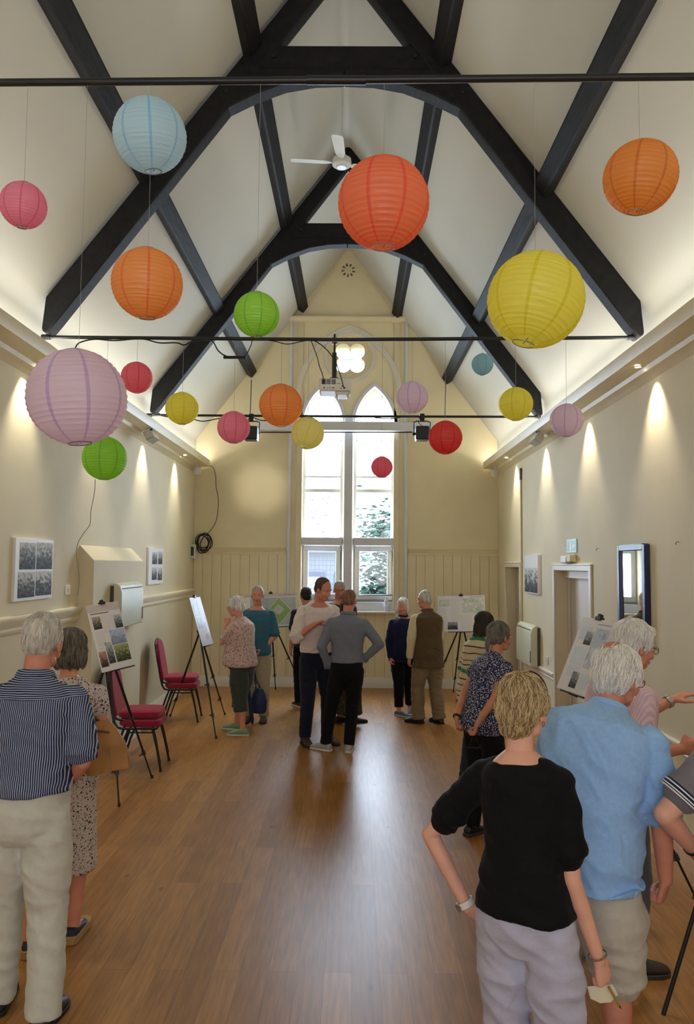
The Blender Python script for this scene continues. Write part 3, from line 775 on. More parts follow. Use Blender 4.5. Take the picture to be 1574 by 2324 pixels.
def text_mat(name, paper, ink, lines, cols=1.0, axis='Z', across='X'):
    m = bpy.data.materials.new(name); m.use_nodes = True
    nt = m.node_tree; b = nt.nodes['Principled BSDF']; N = nt.nodes.new; L = nt.links.new
    b.inputs['Roughness'].default_value = .4
    tc = N('ShaderNodeTexCoord'); sp = N('ShaderNodeSeparateXYZ'); L(tc.outputs['Generated'], sp.inputs[0])
    mu = N('ShaderNodeMath'); mu.operation = 'MULTIPLY'; mu.inputs[1].default_value = lines; L(sp.outputs[axis], mu.inputs[0])
    fr = N('ShaderNodeMath'); fr.operation = 'FRACT'; L(mu.outputs[0], fr.inputs[0])
    lt = N('ShaderNodeMath'); lt.operation = 'LESS_THAN'; lt.inputs[1].default_value = .5; L(fr.outputs[0], lt.inputs[0])
    n = N('ShaderNodeTexNoise'); n.inputs['Scale'].default_value = 1.0; n.inputs['Detail'].default_value = 1
    mp = N('ShaderNodeMapping'); sc = [40, 40, 40]; sc[{'X': 0, 'Y': 1, 'Z': 2}[axis]] = lines; mp.inputs['Scale'].default_value = sc
    L(tc.outputs['Generated'], mp.inputs[0]); L(mp.outputs[0], n.inputs['Vector'])
    g = N('ShaderNodeMath'); g.operation = 'GREATER_THAN'; g.inputs[1].default_value = .42; L(n.outputs['Fac'], g.inputs[0])
    m2 = N('ShaderNodeMath'); m2.operation = 'MULTIPLY'; L(lt.outputs[0], m2.inputs[0]); L(g.outputs[0], m2.inputs[1])
    mx = N('ShaderNodeMix'); mx.data_type = 'RGBA'; mx.inputs[6].default_value = paper; mx.inputs[7].default_value = ink; L(m2.outputs[0], mx.inputs[0])
    L(mx.outputs[2], b.inputs['Base Color'])
    return m
M_CARD = mat('white_foam_board', rgb(228, 226, 228), rough=.5)
BW = [photo_mat('black_and_white_photograph_%s' % n, i * 2.3 + 1, 28, 205) for i, n in enumerate(('one', 'two', 'three', 'four', 'five'))]
def wall_photo_board(s, y0, y1, z0, z1, cells, label, th=.025):
    x = s * WX
    t = thing('photo_board', label, 'photo board', (x, (y0 + y1) / 2, z0))
    w = (y1 - y0); h = z1 - z0
    MB().span((-s * th, -w / 2, 0), (0, w / 2, h)).build('board', M_CARD, t, bevel=.002)
    for k, (a, b, c, d) in enumerate(cells):   # a,b along y (0..1), c,d up
        MB().span((-s * (th + .002), -w / 2 + a * w, c * h), (-s * (th - .001), -w / 2 + b * w, d * h)).build('photograph', BW[k % 5], t, smooth=False)
    return t
wall_photo_board(-1, 6.10, 6.87, 1.73, 2.24, [(.10, .5, .5, .93), (.53, .97, .5, .95), (.08, .5, .05, .46), (.53, .97, .06, .47)], 'white board of four black and white photos nearest on the left wall')
wall_photo_board(-1, 10.1, 10.87, 1.76, 2.25, [(.22, .55, .55, .88), (.62, .92, .55, .9), (.22, .55, .12, .46), (.62, .92, .1, .45)], 'white board of four small black and white photos further along the left wall')
o = wall_photo_board(1, 10.08, 10.86, 1.68, 2.20, [(.02, .98, .03, .66)], 'white canvas with one black and white street photo on the right wall', .04)
# light switch, storage heaters
M_HEAT = mat('pale_green_grey_heater_enamel', rgb(205, 206, 184), rough=.45)
M_HEATD = mat('dark_heater_back', rgb(78, 72, 60), rough=.6)
def heater(s, xw, y0, y1, z0, z1, label, d=.12):
    t = thing('wall_heater', label, 'heater', (xw, (y0 + y1) / 2, z0), group='pale wall heaters')
    w = y1 - y0; h = z1 - z0
    MB().prism([(-s * .03, 0), (-s * d, 0), (-s * d, h - .10), (-s * (d - .02), h - .03), (-s * (d * .5), h), (-s * .03, h)], 'y', -w / 2, w / 2).build('casing', M_HEAT, t, bevel=.006)
    MB().prism([(0, .01), (-s * .035, .01), (-s * .035, h - .03), (0, h - .03)], 'y', -w / 2 - .012, w / 2 + .012).build('wall_bracket', M_HEATD, t)
    for k in range(5):
        q = k / 5
        a = (-s * (d - .012 - q * d * .45), h - .055 + q * .055)
        MB().box((a[0], 0, a[1] - .004), (.009, w * .9, .012), None).build('vent_slot', M_HEATD, t)
    MB().span((-s * (d + .004), w / 2 - .05 if s < 0 else -w / 2 + .05, h * .1), (-s * (d - .01), w / 2 - .02 if s < 0 else -w / 2 + .02, h * .38)).build('control_panel', M_HEATD, t)
    return t
heater(-1, -WX + .145, 8.15, 9.0, 1.36, 1.83, 'pale green wall heater on the left duct, behind the big poster')
heater(1, WX, 10.15, 11.05, .74, 1.27, 'pale green wall heater on the right wall between the two doors')
def plate(name, label, cat, x, s, y0, y1, z0, z1, d=.012, m=None, part=None):
    t = thing(name, label, cat, (x, (y0 + y1) / 2, z0))
    w = y1 - y0; h = z1 - z0
    MB().span((0, -w / 2, 0), (-s * d, w / 2, h)).build('plate', m or M_WHITEP, t, bevel=.003)
    if part: MB().span((-s * d, -w * .12, h * .3), (-s * (d + .006), w * .12, h * .7)).build(part, M_WHITEP, t, bevel=.002)
    return t
plate('light_switch', 'white light switch on the left wall beside the duct', 'light switch', -WX, -1, 7.24, 7.36, 1.74, 1.83, part='rocker')
plate('wall_socket', 'small white wall socket on the right wall below the heater', 'socket', WX, 1, 9.72, 9.86, .83, .92, part='rocker')
# small control box and coiled cable in the far left corner
t = thing('control_box', 'small white control box in the far left corner under the coiled cable', 'control box', (-WX, 12.95, 2.12))
MB().span((0, -.13, 0), (.07, .12, .24)).build('casing', M_WHITEP, t, bevel=.01)
MB().span((.0, -.134, .05), (.05, -.129, .2)).build('control_panel', M_GREYP, t)
coil = thing('coiled_cable', 'loose coil of black cable hanging beside the control box', 'cable', at(461, 1231, 12.93))
rnd = random.Random(5)
for q in range(6):
    rx, rz_, dx = rnd.uniform(.07, .13), rnd.uniform(.10, .17), rnd.uniform(-.03, .03)
    MB().tube([(dx + rx * math.cos(2 * PI * i / 24), -.01 * q + .03, rz_ * math.sin(2 * PI * i / 24) + .02 * math.cos(q * 2 + 4 * PI * i / 24)) for i in range(25)], .008, 6, caps=False, M=Matrix.Rotation(.3 * math.sin(q), 4, 'Y')).build('cable_loop', M_CABLE, coil)
cord('cornice_cable', 'thin dark cable dropping from the left cornice end to the coil', [(475, 1057), (484, 1062), (489, 1080), (490, 1105), (495, 1130), (494, 1160), (489, 1185), (478, 1203), (466, 1215)], 12.98, .006, mat('brown_cable', rgb(84, 70, 52), rough=.6))
cord('lantern_cord', 'thin pale cord running down the left wall below the green lantern', [(216, 1088), (214, 1120), (206, 1160), (204, 1190), (190, 1210), (177, 1232), (174, 1260), (180, 1310), (176, 1352)], 7.35, .0035, mat('pale_cord', rgb(150, 140, 118), rough=.7), 'cord')
# right wall: conduit, exit sign, emergency light, hooks, mirror
tag(MB().tube([(WX - .012, 11.18, .2), (WX - .012, 11.18, 3.35)], .014, 8).build('conduit_pipe', M_CREAMTRIM), 'cream conduit running down the right wall between far door and canvas', 'conduit')
tag(MB().tube([(WX - .012, 11.18, 3.3), (WX - .015, 11.16, 3.47)], .02, 8).build('cable_gland', mat('purple_grey_plastic', rgb(110, 90, 110), rough=.5)), 'dark grip at the head of the conduit on the right wall', 'conduit cap')
M_SIGN = mat('green_and_white_sign', rgb(128, 186, 186), rough=.35)
ex = thing('exit_sign', 'small pale green exit sign with running figure above the right door', 'exit sign', (WX, 8.62, 2.20))
MB().span((-.012, -.19, 0), (0, .19, .155)).build('sign_plate', M_SIGN, ex, bevel=.002)
M_SGW = mat('sign_white', rgb(220, 232, 228), rough=.4)
MB().span((-.014, -.18, .135), (-.0118, .18, .146)).span((-.014, -.18, .008), (-.0118, .18, .016)).build('sign_border', M_SGW, ex)
MB().span((-.014, .0, .025), (-.0118, .055, .125)).build('sign_door', M_SGW, ex)
MB().prism([(.10, .03), (.115, .06), (.13, .075), (.12, .105), (.135, .125), (.15, .11), (.145, .08), (.16, .05), (.15, .03), (.135, .06), (.12, .035)], 'x', -.014, -.0118).build('running_figure', M_SGW, ex)
MB().prism([(-.14, .07), (-.09, .11), (-.09, .085), (-.04, .085), (-.04, .055), (-.09, .055), (-.09, .03)], 'x', -.014, -.0118).build('arrow', M_SGW, ex)
el = thing('emergency_light', 'cream twin emergency light box above the right hand door', 'emergency light', (WX, 8.65, 2.085))
MB().span((-.075, -.02, 0), (0, .20, .085)).build('lamp_housing', M_WHITEP, el, bevel=.012)
MB().span((-.07, -.19, .01), (0, -.03, .095)).build('battery_box', mat('aged_cream_plastic', rgb(196, 180, 140), rough=.5), el, bevel=.01)
for (x, y, nm) in ((1358, 1245, 'tiny bare wall hook left of the mirror'), (1540, 1230, 'tiny bare wall hook right of the mirror')):
    p = on_x(x, y, WX)
    tag(MB().tube([(p.x, p.y, p.z), (p.x - .02, p.y, p.z), (p.x - .028, p.y, p.z - .012), (p.x - .02, p.y, p.z - .022)], .003, 6).build('wall_hook', M_LEAD), nm, 'hook')
mi = thing('wall_mirror', 'tall mirror in a navy blue frame on the right wall', 'mirror', (WX, 6.70, 1.38))
w = .66; h = .86
M_NAVY = mat('navy_painted_frame', rgb(26, 34, 78), rough=.35)
fw = .05
MB().span((-.05, -w / 2, 0), (0, -w / 2 + fw, h)).span((-.05, w / 2 - fw, 0), (0, w / 2, h)).span((-.05, -w / 2 + fw, 0), (0, w / 2 - fw, fw)).span((-.05, -w / 2 + fw, h - fw), (0, w / 2 - fw, h)).build('frame', M_NAVY, mi, bevel=.006)
MB().span((-.03, -w / 2 + fw, fw), (-.02, w / 2 - fw, h - fw)).build('mirror_glass', mat('mirror_silvering', rgb(235, 238, 240), rough=.02, metal=1.0), mi, smooth=False)

# bottle on the window sill
bp_ = at(876, 1385, BY - .06)
bt = thing('water_bottle', 'clear plastic water bottle standing on the window sill', 'bottle', (bp_.x, BY - .07, sill_z))
M_PET = mat('clear_bottle_plastic', rgb(210, 220, 235), rough=.1)
MB().lathe([(0, 0), (.033, 0), (.035, .02), (.033, .10), (.035, .15), (.03, .18), (.013, .21), (.013, .225), (0, .225)], 20).build('bottle_body', M_PET, bt)
MB().lathe([(.0352, .08), (.036, .08), (.036, .13), (.0352, .13)], 20).build('label', mat('pale_label', rgb(235, 235, 240), rough=.5), bt)
MB().lathe([(0, .222), (.015, .222), (.015, .242), (0, .242)], 14).build('cap', M_WHITEP, bt)
# ------------------------------------------------------------------ outside the gable window
M_GRASS = mat('outside_paving', rgb(100, 106, 96), rough=.9, var=.1, scale=2)
gr = struct(MB().span((-14, BY + .42, -1.2), (14, 45, -.6)).build('trim_90', M_GRASS, smooth=False))
M_SHED = mat('pale_render', rgb(118, 124, 138), rough=.8, var=.04, scale=2)
M_SHEDW = mat('grey_blue_paint', rgb(66, 78, 112), rough=.6)
sh = thing('outbuilding', 'pale flat roofed outbuilding seen through the lower left window pane', 'building', (-1.9, 20.5, -.6))
MB().span((-2.4, 0, 0), (1.62, 3.5, 2.95)).build('wall', M_SHED, sh)
MB().prism([(-2.7, 2.95), (1.8, 2.95), (1.8, 3.05), (.6, 3.2), (-2.7, 3.35)], 'y', -.25, 3.7).build('roof', mat('pale_roof_felt', rgb(96, 104, 124), rough=.8), sh)
mb = MB()
for (a, b, c, d) in ((.25, .40, 1.2, 2.45), (1.15, 1.30, 1.2, 2.45), (.40, 1.15, 2.32, 2.45), (.40, 1.15, 1.2, 1.32)): mb.span((a, -.05, c), (b, 0, d))
mb.build('window_frame', M_SHEDW, sh)
MB().span((.4, -.02, 1.32), (1.15, -.01, 2.32)).build('window_pane', mat('shed_window_glass', rgb(190, 200, 220), rough=.1), sh)
mb = MB()
for i in range(22): mb.tube([(-.55 + i * .1, -.6, .0), (-.55 + i * .1, -.6, 2.9)], .006, 5)
for i in range(24): mb.tube([(-.55, -.6, .1 + i * .12), (1.55, -.6, .1 + i * .12)], .006, 5)
mb.build('mesh_screen', M_SHEDW, sh)
fe = thing('picket_fence', 'low grey picket fence seen through the lower right window pane', 'fence', (1.6, 21, -.6))
mb = MB()
for i in range(34):
    MB_x = -1.0 + i * .13
    mb.prism([(MB_x, 0), (MB_x + .09, 0), (MB_x + .09, 1.15), (MB_x + .045, 1.22), (MB_x, 1.15)], 'y', 0, .03)
mb.build('pickets', M_SHED, fe)
mb = MB().span((-1.1, .03, .3), (3.4, .07, .4)).span((-1.1, .03, .9), (3.4, .07, 1.0)).build('rails', M_SHED, fe)
for x in (-.35, .32, .42): MB().span((x, -.1, 0), (x + .08, 0, 2.1)).build('post', M_SHED, fe)
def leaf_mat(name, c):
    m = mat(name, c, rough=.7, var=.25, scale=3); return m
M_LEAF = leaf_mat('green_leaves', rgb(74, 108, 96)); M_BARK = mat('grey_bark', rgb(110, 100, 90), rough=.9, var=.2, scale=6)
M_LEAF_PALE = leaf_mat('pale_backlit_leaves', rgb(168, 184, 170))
def tree(x, y, h, r, label, seed, n=2600, low=.35, ls=1.0, lm=None):
    rnd = random.Random(seed)
    t = thing('garden_tree', label, 'tree', (x, y, -.6), group='garden trees outside the window')
    mb = MB(); mb.tube([(0, 0, 0), (.1, 0, h * .4), (-.05, .1, h * .8)], [.16, .12, .04], 8)
    for k in range(7):
        a = rnd.uniform(0, 6.28); z = h * rnd.uniform(.3, .7)
        mb.tube([(0, 0, z), (r * .5 * math.cos(a), r * .5 * math.sin(a), z + h * .12), (r * .8 * math.cos(a), r * .8 * math.sin(a), z + h * .2)], [.06, .035, .012], 6)
    mb.build('trunk', M_BARK, t)
    mb = MB(); cl = [(rnd.gauss(0, .45) * r, rnd.gauss(0, .45) * r, h * rnd.uniform(low, 1)) for _ in range(26)]
    for _ in range(n):
        c = rnd.choice(cl); rr = r * .28
        p = Vector((c[0] + rnd.gauss(0, rr), c[1] + rnd.gauss(0, rr), c[2] + rnd.gauss(0, rr)))
        if p.z < .05: p.z = .05 + rnd.random()
        M = Matrix.Translation(p) @ Matrix.Rotation(rnd.uniform(0, 6.28), 4, 'Z') @ Matrix.Rotation(rnd.uniform(-1, 1), 4, 'X')
        s = rnd.uniform(.05, .10) * ls
        mb.add([(-s, 0, 0), (0, -s * .5, .01), (s, 0, 0), (0, s * .5, .01)], [(0, 1, 2, 3)], M)
    tag(mb.build('foliage', lm or M_LEAF, t, smooth=False), kind='stuff')
tree(1.9, 28, 4.2, 1.7, 'bushy green tree filling the lower right window pane', 3, n=9000, low=.05, ls=1.7)
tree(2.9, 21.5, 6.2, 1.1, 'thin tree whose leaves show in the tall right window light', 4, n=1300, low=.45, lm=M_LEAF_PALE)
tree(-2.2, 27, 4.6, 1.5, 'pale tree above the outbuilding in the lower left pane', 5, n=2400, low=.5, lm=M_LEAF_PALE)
# ------------------------------------------------------------------ people
from mathutils.bvhtree import BVHTree
V = Vector
def fabric(name, col, rough=.85, var=.04, scale=30, bump=.25, bscale=220, sheen=.12):
    return mat(name, col, rough=rough, var=var, scale=scale, bump=bump, bscale=bscale, spec=.2, sheen=sheen)
SKIN = {'fair': mat('fair_skin', rgb(226, 170, 148), rough=.5, var=.07, scale=14, bump=.05, bscale=90, spec=.35),
        'pink': mat('pink_skin', rgb(222, 152, 130), rough=.5, var=.09, scale=14, bump=.05, bscale=90, spec=.35),
        'tan': mat('tanned_skin', rgb(196, 132, 102), rough=.5, var=.09, scale=14, bump=.05, bscale=90, spec=.35),
        'ruddy': mat('ruddy_skin', rgb(206, 138, 114), rough=.5, var=.09, scale=14, bump=.05, bscale=90, spec=.35)}
M_EYEW = mat('eye_white', rgb(226, 220, 214), rough=.25); M_IRIS = mat('dark_iris', rgb(50, 38, 30), rough=.2)
M_LIP = mat('lips', rgb(184, 104, 98), rough=.5)
def hair_mat(name, a, b):
    return mat(name, tuple((x + y) / 2 for x, y in zip(rgb(*a), rgb(*b))), rough=.5, var=.4, scale=30, bump=.6, bscale=70, spec=.35, stretch=(1.4, 1.4, .22))
HAIR = {k: [hair_mat('%s_hair' % k, *v[:2]), mat('%s_hair_light_strands' % k, rgb(*v[1]), rough=.45, spec=.35), mat('%s_hair_dark_strands' % k, rgb(*v[0]), rough=.45, spec=.35)] for k, v in {
    'silver': ((168, 160, 148), (226, 222, 212)), 'white': ((206, 200, 190), (248, 244, 238)), 'grey': ((92, 86, 78), (160, 150, 136)),
    'steel_grey': ((74, 70, 62), (138, 132, 118)), 'dark_brown': ((34, 27, 22), (66, 52, 42)), 'black': ((18, 16, 16), (40, 36, 34)),
    'ash_blonde': ((132, 106, 70), (204, 180, 136)), 'brown': ((56, 40, 32), (96, 72, 58)), 'cropped_brown': ((110, 78, 64), (150, 112, 94)), 'cropped_grey': ((120, 112, 104), (190, 184, 176)),
    'ginger_white': ((200, 150, 110), (238, 222, 210))}.items()}

def voxelize(o, size, smooth=3, fac=.5):
    m = o.modifiers.new('r', 'REMESH'); m.mode = 'VOXEL'; m.voxel_size = size; m.use_smooth_shade = True
    if smooth:
        q = o.modifiers.new('s', 'SMOOTH'); q.iterations = smooth; q.factor = fac
    mats = [x for x in o.data.materials]
    baked(o)
    o.data.materials.clear()
    for x in mats: o.data.materials.append(x)
    o.data.shade_smooth()
    return o
def displace(o, fn):
    me = o.data; me.update()
    ns = [v.normal.copy() for v in me.vertices]
    for v, n in zip(me.vertices, ns):
        d = fn(v.co, n)
        if d: v.co += n * d
    me.update()
def fold_fn(amp, sx=5, sz=13, seed=0.0, ang=.5):
    c, s = math.cos(ang), math.sin(ang)
    def f(p, n):
        q = V(((p.x * c - p.z * s) * sx + seed, p.y * sx, (p.x * s + p.z * c) * sz))
        a = noise.noise(q); b = noise.noise(V((q.x * 2.1 + 7, q.y * 2.1, q.z * 1.7)))
        c2 = noise.noise(V((q.x * .9 + 31, q.y * .9, q.z * .55)))
        return amp * ((1 - abs(a) * 2.6) * .75 + b * .45 + (.5 - min(.5, abs(c2) * 3)) * 1.1 - .35)
    return f

def ell(mb, M, c, r, seg=20, rings=14, rot=None):
    L = Matrix.Translation(c)
    if rot is not None: L = L @ rot
    mb.ball((0, 0, 0), r, seg, rings, M @ L)
def loft(mb, secs, seg=28):
    """secs: (centre, X half axis vector, Y half axis vector); closed"""
    vs = []; fs = []; n = len(secs)
    for c, X, Y in secs:
        for k in range(seg):
            a = 2 * PI * k / seg; ca, sa = math.cos(a), math.sin(a)
            ex = 1.0 if True else 1
            vs.append(c + X * (abs(ca) ** .88 * (1 if ca >= 0 else -1)) + Y * (abs(sa) ** .88 * (1 if sa >= 0 else -1)))
    for i in range(n - 1):
        for k in range(seg):
            fs.append((i * seg + k, i * seg + (k + 1) % seg, (i + 1) * seg + (k + 1) % seg, (i + 1) * seg + k))
    fs.append(tuple(range(seg))[::-1]); fs.append(tuple((n - 1) * seg + k for k in range(seg)))
    mb.add(vs, fs)
def limb(mb, pts, rs, seg=16):
    P = [V(p) for p in pts]; pp = [P[0]]; rr = [rs[0]]
    for i in range(len(P) - 1):
        for k in range(1, 5):
            t = k / 4; pp.append(P[i].lerp(P[i + 1], t)); rr.append(rs[i] + (rs[i + 1] - rs[i]) * t)
    mb.tube(pp, rr, seg)
    for p, r in ((P[0], rs[0]), (P[-1], rs[-1])): mb.ball(p, r * .99, 14, 10)
    for p, r in zip(P[1:-1], rs[1:-1]): mb.ball(p, r * 1.0, 14, 10)

HAIRSTYLE = {
    'short': [((0, -.028, .042), (.081, .092, .085)), ((0, -.052, -.012), (.070, .066, .070)), ((.055, -.012, .02), (.028, .045, .05)), ((-.055, -.012, .02), (.028, .045, .05))],
    'crop': [((0, -.016, .034), (.0785, .096, .088)), ((0, -.048, -.014), (.068, .063, .064))],
    'fluffy': [((0, -.026, .048), (.094, .104, .092)), ((0, -.055, -.01), (.088, .075, .082)), ((.052, .0, .022), (.038, .062, .06)), ((-.052, .0, .022), (.038, .062, .06)), ((0, .045, .085), (.055, .045, .034))],
    'bob': [((0, -.024, .040), (.090, .102, .090)), ((0, -.055, -.035), (.086, .068, .095)), ((.068, -.018, -.035), (.026, .058, .082)), ((-.068, -.018, -.035), (.026, .058, .082)), ((0, .05, .082), (.05, .038, .028))],
    'long': [((0, -.026, .036), (.088, .100, .090)), ((0, -.062, -.05), (.080, .056, .11)), ((0, -.066, -.15), (.070, .040, .09)), ((.062, -.02, -.05), (.026, .05, .09)), ((-.062, -.02, -.05), (.026, .05, .09))],
    'tied': [((0, -.024, .038), (.084, .100, .087)), ((0, -.052, -.012), (.078, .066, .068)), ((.055, -.005, .01), (.03, .055, .05)), ((-.055, -.005, .01), (.03, .055, .05)), ((0, -.112, -.04), (.03, .03, .03)), ((0, -.125, -.085), (.022, .02, .05))],
    'wavy': [((0, -.028, .044), (.090, .106, .092)), ((0, -.062, -.010), (.088, .070, .078)), ((.062, -.002, .022), (.034, .058, .052)), ((-.062, -.002, .022), (.034, .058, .052)), ((0, -.068, -.078), (.062, .042, .036)), ((0, .05, .085), (.05, .04, .03))]}

def person(label, x, y, face, H=1.72, skin='fair', hair=('short', 'silver'), lean=0, side=0, twist=0, head=(0, 0, 0), build=(1, 1), female=False, belly=0.0,
           armR=((.12, .0, -1), (.05, .1, -1)), armL=((-.12, .0, -1), (-.05, .1, -1)), handR=None, handL=None, feet=None, hipshift=(0, 0), pelv=0, vox=.006,
           top=None, over=None, bottom=None, shoes=None, glasses=None, strands=0, dress=None, collar=None, head_scale=1.0, socks=None, fold=.004, shrug=0, hipdrop=0, arm=1.0, name='person'):
    """a standing figure. face: heading in degrees, 0 looks down the hall (away from the camera), + turns to the left."""
    k = H / 1.75; root = thing(name, label, 'person', (x, y, 0), math.radians(face))
    bx, by = build
    Ztab = [.84, .90, .97, 1.05, 1.14, 1.23, 1.32, 1.39, 1.44, 1.48]
    if female:
        RX = [.158, .170, .163, .143, .138, .146, .152, .150, .118, .062]; RY_ = [.110, .120, .112, .102, .102, .116, .122, .108, .085, .056]
    else:
        RX = [.148, .158, .154, .148, .150, .162, .172, .168, .125, .066]; RY_ = [.108, .116, .112, .108, .110, .120, .124, .114, .092, .060]
    F = [0, .15, .3, .5, .75, 1, 1.1, 1.15, 1.2, 1.2]
    nodes = []; P = V((hipshift[0], hipshift[1], .84 * k - hipdrop))
    Rp = Matrix.Rotation(math.radians(pelv), 3, 'Z')
    for i, z in enumerate(Ztab):
        R = Matrix.Rotation(math.radians(pelv + twist * min(1, F[i])), 3, 'Z') @ Matrix.Rotation(math.radians(-lean * F[i]), 3, 'X') @ Matrix.Rotation(math.radians(side * F[i]), 3, 'Y')
        if i: P = P + R @ V((0, 0, (z - Ztab[i - 1]) * k))
        nodes.append((P.copy(), R))
    def sec(i, off=0.0, fwd=0.0):
        P, R = nodes[i]
        rx, ry = RX[i] * bx * k + off, RY_[i] * by * k + off
        b = belly * (1.0 if i in (2, 3) else .8 if i in (1, 4) else .3 if i in (5,) else 0)
        fw = .008 if i < 3 else (.0 if i < 5 else .006)
        return (P + R @ V((0, b * .5 + fwd + (.0 if not female or i not in (5, 6) else .008), 0)), R @ V((rx, 0, 0)), R @ V((0, ry + b * .5, 0)))
    def sec_z(z, off=0.0):
        if z <= Ztab[0]:
            c, X, Y = sec(0, off); return (c + nodes[0][1] @ V((0, 0, (z - Ztab[0]) * k)), X, Y)
        for i in range(9):
            if z <= Ztab[i + 1]:
                t = (z - Ztab[i]) / (Ztab[i + 1] - Ztab[i]); a, b = sec(i, off), sec(i + 1, off)
                return tuple(p.lerp(q, t) for p, q in zip(a, b))
        return sec(9, off)
    body = MB()
    loft(body, [sec(i) for i in range(10)])
    # joints
    Pc, Rc = nodes[7]
    sw = (.158 if female else .178) * k * (.5 + .5 * bx)
    SH = {s: Pc + Rc @ V((s * sw, 0, (-.012 + shrug) * k)) for s in (1, -1)}
    arms = {}
    fat = .5 + .5 * (bx + by) / 2
    for s, A in ((1, armR), (-1, armL)):
        d1, d2 = V(A[0]).normalized(), V(A[1]).normalized()
        E = SH[s] + d1 * .275 * k * arm; W = E + d2 * .245 * k * arm
        arms[s] = (SH[s], E, W, d1, d2)
        u = (.040 if female else .045) * fat * k
        limb(body, [Pc + Rc @ V((s * sw * .55, 0, 0)), SH[s], SH[s].lerp(E, .45), E, E.lerp(W, .3), W], [u * 1.15, u * 1.15, u * 1.0, u * .86, u * .84, u * .58])
        limb(body, [nodes[9][0] + Rc @ V((s * .02, .004, -.022 * k)), Pc.lerp(SH[s], .6) + Rc @ V((0, -.002, .022 * k)), SH[s] + Rc @ V((0, 0, .0))], [.038 * k, .035 * k, .036 * k])
    # hands
    def hand(s, W, d, spec):
        curl, nrm, hd = 35, None, d
        if spec:
            curl = spec.get('curl', 35); nrm = spec.get('palm'); hd = V(spec['dir']).normalized() if spec.get('dir') else d
        n = V(nrm) if nrm else V((-s, 0, 0))
        n = (n - hd * n.dot(hd)); n = n.normalized() if n.length > 1e-4 else V((0, 1, 0))
        w = hd.cross(n) * s   # towards the thumb
        if spec and spec.get('flip'): w = -w
        h = k * (.95 if female else 1.03)
        vsecs = [(W + hd * (a * h), w * (b * h), n * (c * h)) for a, b, c in ((-.015, .024, .019), (.02, .031, .017), (.055, .040, .0155), (.085, .040, .0135), (.093, .034, .010))]
        loft(body, vsecs, 16)
        for q, (off, L, a0) in enumerate(((.030, .070, .10), (.0105, .080, .03), (-.0095, .074, -.04), (-.028, .058, -.12))):
            p = W + hd * (.082 * h) + w * (off * h); ang = 0; pts = [p]; r = [.0098 * h]
            dirw = (hd + w * a0).normalized()
            for j, (fl, cf) in enumerate(((.44, .8), (.32, 1.1), (.24, .8))):
                ang += math.radians(curl * cf * (1 + .12 * q)); dd = dirw * math.cos(ang) + n * math.sin(ang)
                p = p + dd * (L * fl * h); pts.append(p); r.append((.0092, .0084, .0068)[j] * h)
            limb(body, pts, r, 10)
        p = W + hd * (.018 * h) + w * (.022 * h); d1 = (hd * .62 + w * .72 + n * .35).normalized(); d2 = (hd * .9 + w * (.2 - curl / 150) + n * (.25 + curl / 110)).normalized()
        limb(body, [p, p + d1 * .042 * h, p + d1 * .042 * h + d2 * .03 * h, p + d1 * .042 * h + d2 * .054 * h], [.0155 * h, .0115 * h, .0098 * h, .008 * h], 10)
    hand(1, arms[1][2], arms[1][4], handR); hand(-1, arms[-1][2], arms[-1][4], handL)
    # legs
    Ph = nodes[0][0]; feet = feet or ((.10, .02, -6), (-.10, -.02, 6))
    legs = {}
    for s, f in ((1, feet[0]), (-1, feet[1])):
        hip = Ph + Rp @ V((s * .088 * k, 0, .03 * k)); ank = V((f[0], f[1], .085 * k + (f[3] if len(f) > 3 else 0)))
        d = (ank - hip); Lh = .3945 * k; half = d.length / 2
        fw = Matrix.Rotation(math.radians(f[2]), 3, 'Z') @ V((0, 1, 0))
        kb = math.sqrt(max(0, Lh * Lh - half * half)) + .012
        kn = hip.lerp(ank, .5) + fw * min(kb, .25)
        legs[s] = (hip, kn, ank, fw)
        limb(body, [hip, hip.lerp(kn, .5), kn, kn.lerp(ank, .35) - fw * .012, ank], [.082 * k * fat, .070 * k * fat, .051 * k, .052 * k * fat, .033 * k])
        if shoes is None or shoes.get('bare'):
            pass
        limb(body, [ank + V((0, 0, -.01)), ank + V((0, 0, -.045 * k)) + fw * .06 * k, V((ank.x, ank.y, .03 * k + (ank.z - .085 * k))) + fw * .13 * k], [.036 * k, .034 * k, .026 * k])
    # head
    hs = k ** .4 * head_scale * (.97 if female else 1.0)
    Pn, Rn = nodes[9]
    hy, hp, hr = [math.radians(a) for a in head]
    Rh = Matrix.Rotation(math.radians(pelv + twist) + hy, 3, 'Z') @ Matrix.Rotation(-hp, 3, 'X') @ Matrix.Rotation(hr, 3, 'Y')
    hc = Pn + Rn @ V((0, .012, .045 * k)) + Rh @ V((0, .022, .115 * hs))
    MH = Matrix.Translation(hc) @ Rh.to_4x4() @ Matrix.Scale(hs, 4)
    E_ = lambda c, r: ell(body, MH, c, r)
    E_((0, -.012, .025), (.075, .096, .090)); E_((0, .026, -.030), (.061, .062, .078)); E_((0, .056, -.096), (.030, .028, .023))
    for s in (-1, 1):
        E_((s * .030, .020, -.078), (.030, .040, .030)); E_((s * .038, .058, -.040), (.024, .024, .026)); E_((s * .077, -.004, -.018), (.010, .019, .031))
        E_((s * .028, .076, .016), (.026, .014, .011)); E_((s * .011, .097, -.049), (.009, .010, .008))
    body.tube([MH @ V(p) for p in ((0, .080, .006), (0, .092, -.018), (0, .108, -.044))], [.008 * hs, .010 * hs, .012 * hs], 10)
    E_((0, .104, -.046), (.011, .011, .010)); E_((0, .080, -.074), (.022, .012, .012))
    nk = (.050 if female else .057) * k
    limb(body, [Pn - Rn @ V((0, 0, .05 * k)), Pn, MH @ V((0, -.028, -.055))], [nk * 1.2, nk * 1.05, nk])
